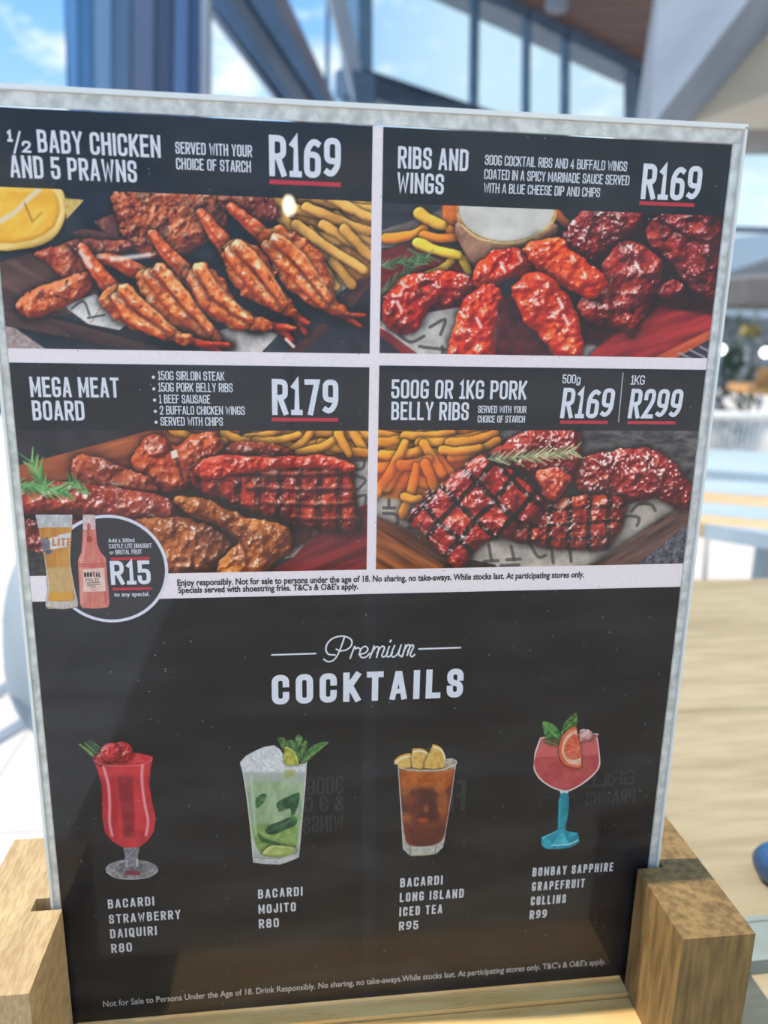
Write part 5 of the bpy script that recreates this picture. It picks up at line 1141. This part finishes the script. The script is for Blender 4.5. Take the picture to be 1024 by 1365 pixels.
bm = bmesh.new(); add_box(bm, -.066, -.012, 0, .1, -.009, .007); add_box(bm, -.066, .009, 0, .1, .012, .007); add_box(bm, -.066, -.009, 0, -.063, .009, .007); add_box(bm, .097, -.009, 0, .1, .009, .007); from_bm('rim', bm, m_bar, gb, False, False)
bm = bmesh.new(); add_box(bm, -.063, -.009, .0002, .097, .009, .0064); from_bm('insert', bm, m_bar, gb, False, False)

# ================================================================ CHAIR AT THE LEFT
m_chair = noisy('blue_grey_plastic', (164, 178, 186), (176, 188, 196), 8, rough=.4)
p = at_y(120, 838, .78)
ch = empty('plastic_chair', (p.x+.23, .70, 0), 'blue-grey plastic chair with rounded back, behind the table at the left', 'chair')
bm = bmesh.new(); rings = []
for k, off in enumerate((-.009, .009)):
    ring = []
    for i in range(48):
        a = 2*math.pi*i/48; s, c2 = math.sin(a), math.cos(a)
        ex = .098*math.copysign(abs(c2)**.8, c2); ez = .155*math.copysign(abs(s)**.8, s)
        ring.append((p.x+ex, .78+off - .04*(ex/.1)**2 + .06*(ez/.15)*0.5, p.z+ez))
    rings.append(ring)
add_hull(bm, *rings); bevel(bm, .004, 2, .9); from_bm('backrest', bm, m_chair, ch, True)
bm = bmesh.new(); add_lathe(bm, [(.02, .430), (.185, .432), (.2, .442), (.2, .452), (.19, .46), (.02, .456)], (p.x+.23, .70, 0), 40); from_bm('seat', bm, m_chair, ch, True)
bm = bmesh.new(); add_hull(bm, [(p.x+.05, .74, .452), (p.x+.15, .74, .452), (p.x+.15, .765, .452), (p.x+.05, .765, .452)], [(p.x-.04, .765, p.z-.11), (p.x+.04, .765, p.z-.11), (p.x+.04, .785, p.z-.11), (p.x-.04, .785, p.z-.11)]); from_bm('back_support', bm, m_chair, ch)
for dx, dy in ((-1, -1), (1, -1), (-1, 1), (1, 1)):
    bm = bmesh.new(); add_tube(bm, [(p.x+.23+dx*.10, .70+dy*.10, .44), (p.x+.23+dx*.17, .70+dy*.17, 0)], .013, 10, .009); from_bm('leg', bm, m_chair, ch, True)

# ================================================================ ROUND SLATTED TABLE AT THE RIGHT
m_slat = noisy('blue_grey_painted_slats', (166, 180, 186), (180, 192, 198), 6, stretch=(.6, 4, 1), rough=.6)
ctr = at_z(1065, 650, TABLE_Z); RT = .43; ctr.y = 1.06
rt = empty('slatted_table', (ctr.x, ctr.y, 0), 'round blue-grey slatted table behind the menu card at the right', 'table')
rot = -.45
m_sunlit_gap = wood('sunlit_gap_slats', (214, 176, 132), (232, 198, 156), (180, 140, 100), (.5, 3, 1), 20)  # tan colour stands in for sunlit floor seen between the slats
def along(v):
    p = at_z(965, v, TABLE_Z) - ctr; return -p.x*math.sin(rot) + p.y*math.cos(rot)
bands = [(560, 628, 0), (640, 657, 0), (657.6, 671, 1), (671.6, 688, 0), (688.6, 700, 1), (700.6, 712, 0), (712.6, 723, 1), (723.6, 780, 0)]
cuts = [(RT if v0 == 560 else along(v0), -RT if v1 == 780 else along(v1), k) for v0, v1, k in bands]
def slat_or_sunlit_gap(y1, y0):
    pts = []
    n = 16
    y1 = min(y1, RT-.002); y0 = max(y0, -RT+.002)
    for k in range(n+1):
        y = y0 + (y1-y0)*k/n; pts.append((math.sqrt(max(RT*RT-y*y, 1e-6)), y))
    L = [(-x, y) for x, y in pts[::-1]]
    ring = pts + L
    c2, s2 = math.cos(rot), math.sin(rot)
    return [(ctr.x + x*c2 - y*s2, ctr.y + x*s2 + y*c2) for x, y in ring]
for y1, y0, kind in cuts:
    ring = slat_or_sunlit_gap(y1, y0); bm = bmesh.new(); add_hull(bm, [(x, y, TABLE_Z-.022) for x, y in ring], [(x, y, TABLE_Z) for x, y in ring]); from_bm('slat_or_sunlit_gap', bm, m_sunlit_gap if kind else m_slat, rt)
bm = bmesh.new(); add_box(bm, ctr.x-.03, ctr.y-.38, TABLE_Z-.05, ctr.x+.03, ctr.y+.38, TABLE_Z-.0225); from_bm('cross_bar', bm, m_slat, rt)
bm = bmesh.new(); add_lathe(bm, [(.25, 0), (.25, .015), (.05, .03), (.04, .06), (.04, TABLE_Z-.0505)], (ctr.x, ctr.y, 0), 28); from_bm('pedestal', bm, m_slat, rt, True)

# ================================================================ FAR TABLE AND WHITE CHAIR
m_oak = wood('orange_oak', (196, 142, 84), (222, 172, 112), (150, 100, 56), (.5, 3, 1), 12)
TZ2 = .755
c2_ = at_z(1090, 516, TZ2)
ft = empty('wooden_table', (c2_.x, c2_.y, 0), 'orange-brown wooden table far behind, above the white chair', 'table')
bm = bmesh.new(); add_lathe(bm, [(.02, TZ2-.035), (.44, TZ2-.035), (.455, TZ2-.028), (.455, TZ2-.006), (.45, TZ2), (.02, TZ2)], (c2_.x, c2_.y, 0), 48); from_bm('tabletop', bm, m_oak, ft)
bm = bmesh.new(); add_lathe(bm, [(.22, 0), (.22, .02), (.04, .04), (.04, TZ2-.0355)], (c2_.x, c2_.y, 0), 24); from_bm('pedestal', bm, m_steel_mid, ft, True)
q = at_z(1022, 515, TZ2)
fs = empty('small_menu_stand', (q.x+.03, q.y, TZ2), 'small orange wooden stand on the far table', 'menu stand')
bm = bmesh.new(); add_box(bm, q.x-.05, q.y-.035, TZ2, q.x+.10, q.y+.035, TZ2+.03); bevel(bm, .003); from_bm('base', bm, m_oak, fs)
bm = bmesh.new(); add_box(bm, q.x-.045, q.y-.03, TZ2+.0305, q.x-.01, q.y+.03, TZ2+.10); bevel(bm, .003); from_bm('block', bm, m_oak, fs)

m_white = noisy('white_woven_cord', (214, 210, 202), (236, 232, 226), 120, rough=.7, bump=.2)
w0 = at_y(968, 600, 2.25)
wc = empty('woven_chair', (w0.x, 2.35, 0), 'white woven cord chair below the far wooden table', 'chair')
bm = bmesh.new()
for k in range(41):
    a = math.pi*(.04 + .92*k/40); x = w0.x + .26*math.cos(a); y = 2.42 - .25*math.sin(a)
    add_tube(bm, [(x, y, .45), (x*1.0, y-.015*math.sin(a), .60), (x, y-.03*math.sin(a), .755)], .0055, 6)
tag(from_bm('woven_back', bm, m_white, wc, True))
for z, r in ((.45, .012), (.76, .014), (.61, .008)):
    bm = bmesh.new(); add_tube(bm, [(w0.x + .26*math.cos(math.pi*(.03+.94*i/24)), 2.42 - (.25+.1*(z-.45)*.3/.3)*math.sin(math.pi*(.03+.94*i/24)), z) for i in range(25)], r, 8); from_bm('back_hoop', bm, m_white, wc, True)
bm = bmesh.new(); add_lathe(bm, [(.02, .42), (.25, .42), (.26, .435), (.25, .448), (.02, .448)], (w0.x, 2.42, 0), 36); from_bm('seat', bm, m_white, wc, True)
for dx, dy in ((-1, -1), (1, -1), (-1, 1), (1, 1)):
    bm = bmesh.new(); add_tube(bm, [(w0.x+dx*.15, 2.42+dy*.15, .42), (w0.x+dx*.21, 2.42+dy*.21, 0)], .013, 8, .01); from_bm('leg', bm, m_white, wc, True)

# ================================================================ BEYOND: PARASOL, PLANTS, GLINTS, HILLS
m_canvas = noisy('off_white_canvas', (212, 206, 198), (226, 220, 212), 4, rough=.8); m_canvas2 = noisy('beige_canvas', (150, 140, 132), (164, 154, 146), 4, rough=.8)
pc = at_y(1105, 330, 7.0)
pa = empty('parasol', (pc.x, 7.0, 0), 'large off-white parasol standing far behind at the right', 'parasol')
zr = at_y(1000, 372, 7.0).z; zt = at_y(1100, 318, 7.0).z; zv = at_y(1000, 408, 7.0).z
bm = bmesh.new(); n = 8; R8 = 1.15
ro = [(pc.x+R8*math.cos(2*math.pi*(k+.5)/n), 7.0+R8*math.sin(2*math.pi*(k+.5)/n)) for k in range(n)]
ap = bm.verts.new((pc.x, 7.0, zt)); ap2 = bm.verts.new((pc.x, 7.0, zt-.02))
v1 = [bm.verts.new((x, y, zr)) for x, y in ro]; v2 = [bm.verts.new((x, y, zr-.02)) for x, y in ro]
for k in range(n):
    j = (k+1) % n; bm.faces.new((ap, v1[k], v1[j])); bm.faces.new((ap2, v2[j], v2[k])); bm.faces.new((v1[k], v2[k], v2[j], v1[j]))
from_bm('canopy', bm, m_canvas, pa)
bm = bmesh.new()
for k in range(n):
    j = (k+1) % n; (x0, y0), (x1, y1) = ro[k], ro[j]
    add_hull(bm, [(x0, y0, zr-.021), (x1, y1, zr-.021), (x1*.99+pc.x*.01, y1*.99+.07, zr-.021), (x0*.99+pc.x*.01, y0*.99+.07, zr-.021)],
             [(x0, y0, zv), (x1, y1, zv), (x1*.99+pc.x*.01, y1*.99+.07, zv), (x0*.99+pc.x*.01, y0*.99+.07, zv)])
from_bm('valance', bm, m_canvas2, pa)
bm = bmesh.new(); add_tube(bm, [(pc.x, 7.0, 0), (pc.x, 7.0, zt-.03)], .03, 12); from_bm('pole', bm, m_steel_mid, pa, True)

def shrub(loc, r, h, m, label, sd):
    rng = random.Random(sd)
    root = empty('shrub', (loc[0], loc[1], 0), label, 'shrub', 'shrubs far behind the white chair')
    bm = bmesh.new()
    for k in range(420):
        a = rng.uniform(0, 6.283); t_ = rng.random(); z = .12 + (h-.12)*t_; rr = r*math.sqrt(rng.random())*math.sqrt(max(.05, 1-(2*t_-1)**2*.9))
        c3 = Vector((loc[0]+rr*math.cos(a), loc[1]+rr*math.sin(a), z)); s = rng.uniform(.05, .11)
        d = Vector((rng.uniform(-1, 1), rng.uniform(-1, 1), rng.uniform(-.3, 1))).normalized(); e = d.orthogonal().normalized(); f2 = d.cross(e)
        V = [bm.verts.new(c3 + x) for x in (-e*s*.4, f2*s*.2 + d*s*.1, e*s*.6 + d*s*.5, -f2*s*.2 + d*s*.1)]; bm.faces.new(V)
    from_bm('foliage', bm, m, root)
    bm = bmesh.new(); add_tube(bm, [(loc[0], loc[1], 0), (loc[0], loc[1], h*.7)], .03, 8, .012); from_bm('stem', bm, m_steel_warm, root, True)
m_leaf = noisy('dark_green_leaves', (34, 58, 40), (66, 92, 62), 6, rough=.6); m_leaf2 = noisy('grey_green_leaves', (84, 96, 90), (110, 122, 112), 6, rough=.6)
for (u, y, r, h, m, lab, sd) in ((968, 5.4, .30, .92, m_leaf, 'dark green rounded shrub just behind the far wooden table', 1), (1010, 11.0, 1.0, 1.5, m_leaf2, 'tall grey-green shrub under the parasol', 2),
                                 (950, 8.2, .7, 1.25, m_leaf, 'wide dark green shrub beyond the parasol, beside the card edge', 3)):
    q = at_y(u, 480, y); shrub((q.x, y), r, h, m, lab, sd)
m_dark = noisy('dark_wall_paint', (92, 98, 102), (112, 116, 120), 2, rough=.8)
q0 = at_y(900, 440, 14); q1 = at_y(1300, 440, 14)
bm = bmesh.new(); add_box(bm, q0.x, 14, 0, q1.x, 14.3, 1.38); tag(from_bm('garden_wall', bm, m_dark), 'long dark grey boundary wall far behind the shrubs', 'wall')
m_yellow = noisy('yellow_paint', (150, 130, 66), (166, 146, 84), 5)
q = at_y(1002, 441, 9.0); yb_ = empty('yellow_box', (q.x, 9.0, 0), 'small yellow box on a post, far behind under the parasol', 'box')
bm = bmesh.new(); add_box(bm, q.x-.09, 8.95, q.z-.07, q.x+.09, 9.1, q.z+.07); bevel(bm, .01); from_bm('box_body', bm, m_yellow, yb_)
bm = bmesh.new(); add_tube(bm, [(q.x, 9.03, 0), (q.x, 9.03, q.z-.07)], .025, 8); from_bm('post', bm, m_steel_mid, yb_, True)
m_glint, t, b = mat('glowing_glint', .3, .5); b.inputs['Base Color'].default_value = (.9, .92, .95, 1); b.inputs['Emission Color'].default_value = (.92, .97, 1, 1); b.inputs['Emission Strength'].default_value = 4.0  # emissive globes on posts, added to stand in for distant sun glints
for i, (u, v, y, lab) in enumerate(((961, 466, 4.6, 'glowing white globe added as a sun glint, close beside the edge of the acrylic sleeve'), (1021, 470, 4.6, 'glowing white globe added as a sun glint, at the right edge of the photo'))):
    q = at_y(u, v, y); L = empty('glint_globe', (q.x, y, 0), lab, 'lamp', 'added glint globes behind the far table')
    bm = bmesh.new(); bmesh.ops.create_uvsphere(bm, u_segments=20, v_segments=12, radius=.032, matrix=Matrix.Translation(q)); from_bm('added_globe', bm, m_glint, L, True)
    bm = bmesh.new(); add_tube(bm, [(q.x, y, 0), (q.x, y, q.z-.031)], .012, 8); from_bm('post', bm, m_steel_mid, L, True)
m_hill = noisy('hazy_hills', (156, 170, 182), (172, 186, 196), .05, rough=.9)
bm = bmesh.new(); rng = random.Random(5); base = []; xs = [-60 + 5*k for k in range(37)]
hh = [at_y(1000, 312, 55).z*(.9 + .12*rng.random()) for _ in xs]
A = [(x, 55, z) for x, z in zip(xs, hh)] + [(xs[-1], 55, -.1), (xs[0], 55, -.1)]
add_hull(bm, A, [(x, y+14, z) for x, y, z in A]); tag(from_bm('hillside', bm, m_hill), 'long hazy blue hillside on the horizon', 'hill')
q = at_y(-6, 545, 9.0); pl = empty('dark_planter', (q.x-.25, 9.0, 0), 'dark planter box far behind at the left edge', 'planter')
bm = bmesh.new(); add_box(bm, q.x-.7, 8.8, 0, q.x+.12, 9.2, q.z+.1); bevel(bm, .01); from_bm('box', bm, m_steel, pl)
bm = bmesh.new(); add_box(bm, q.x-.68, 8.82, q.z+.101, q.x+.1, 9.18, q.z+.13); from_bm('soil', bm, m_ceil, pl)

# ceiling spotlight hanging from the roof, top of the frame
q = at_y(742, 14, 4.6)
sp = empty('ceiling_spotlight', (q.x, 4.6, zc), 'small white cylindrical spotlight hanging from the dark ceiling', 'lamp')
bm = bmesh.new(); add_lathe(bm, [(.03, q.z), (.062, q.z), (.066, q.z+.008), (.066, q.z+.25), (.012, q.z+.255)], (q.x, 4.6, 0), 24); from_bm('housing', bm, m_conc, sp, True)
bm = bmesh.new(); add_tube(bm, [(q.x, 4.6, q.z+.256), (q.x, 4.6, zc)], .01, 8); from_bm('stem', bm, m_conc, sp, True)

# warm bulb on a stand behind the viewer; it is seen mirrored in the acrylic
d = sight(385, 275); hit = CAM + d*((-.0017-CAM.y)/d.y); rd = Vector((d.x, -d.y, d.z)).normalized(); q = hit + rd*2.4
m_bulb, t, b = mat('warm_bulb', .3, .5); b.inputs['Base Color'].default_value = (1, .9, .7, 1); b.inputs['Emission Color'].default_value = (1, .9, .66, 1); b.inputs['Emission Strength'].default_value = 90.0
L = empty('bulb_lamp', (q.x, q.y, 0), 'warm glowing bulb mirrored in the acrylic above the printed prawns', 'lamp')
bm = bmesh.new(); add_lathe(bm, [(.003, -.026), (.012, -.022), (.0165, -.010), (.0165, .006), (.010, .022), (.006, .03)], q, 20); from_bm('bulb', bm, m_bulb, L, True)
bm = bmesh.new(); add_tube(bm, [(q.x, q.y, 0), (q.x, q.y, q.z-.0265)], .007, 8); from_bm('post', bm, m_steel_mid, L, True)
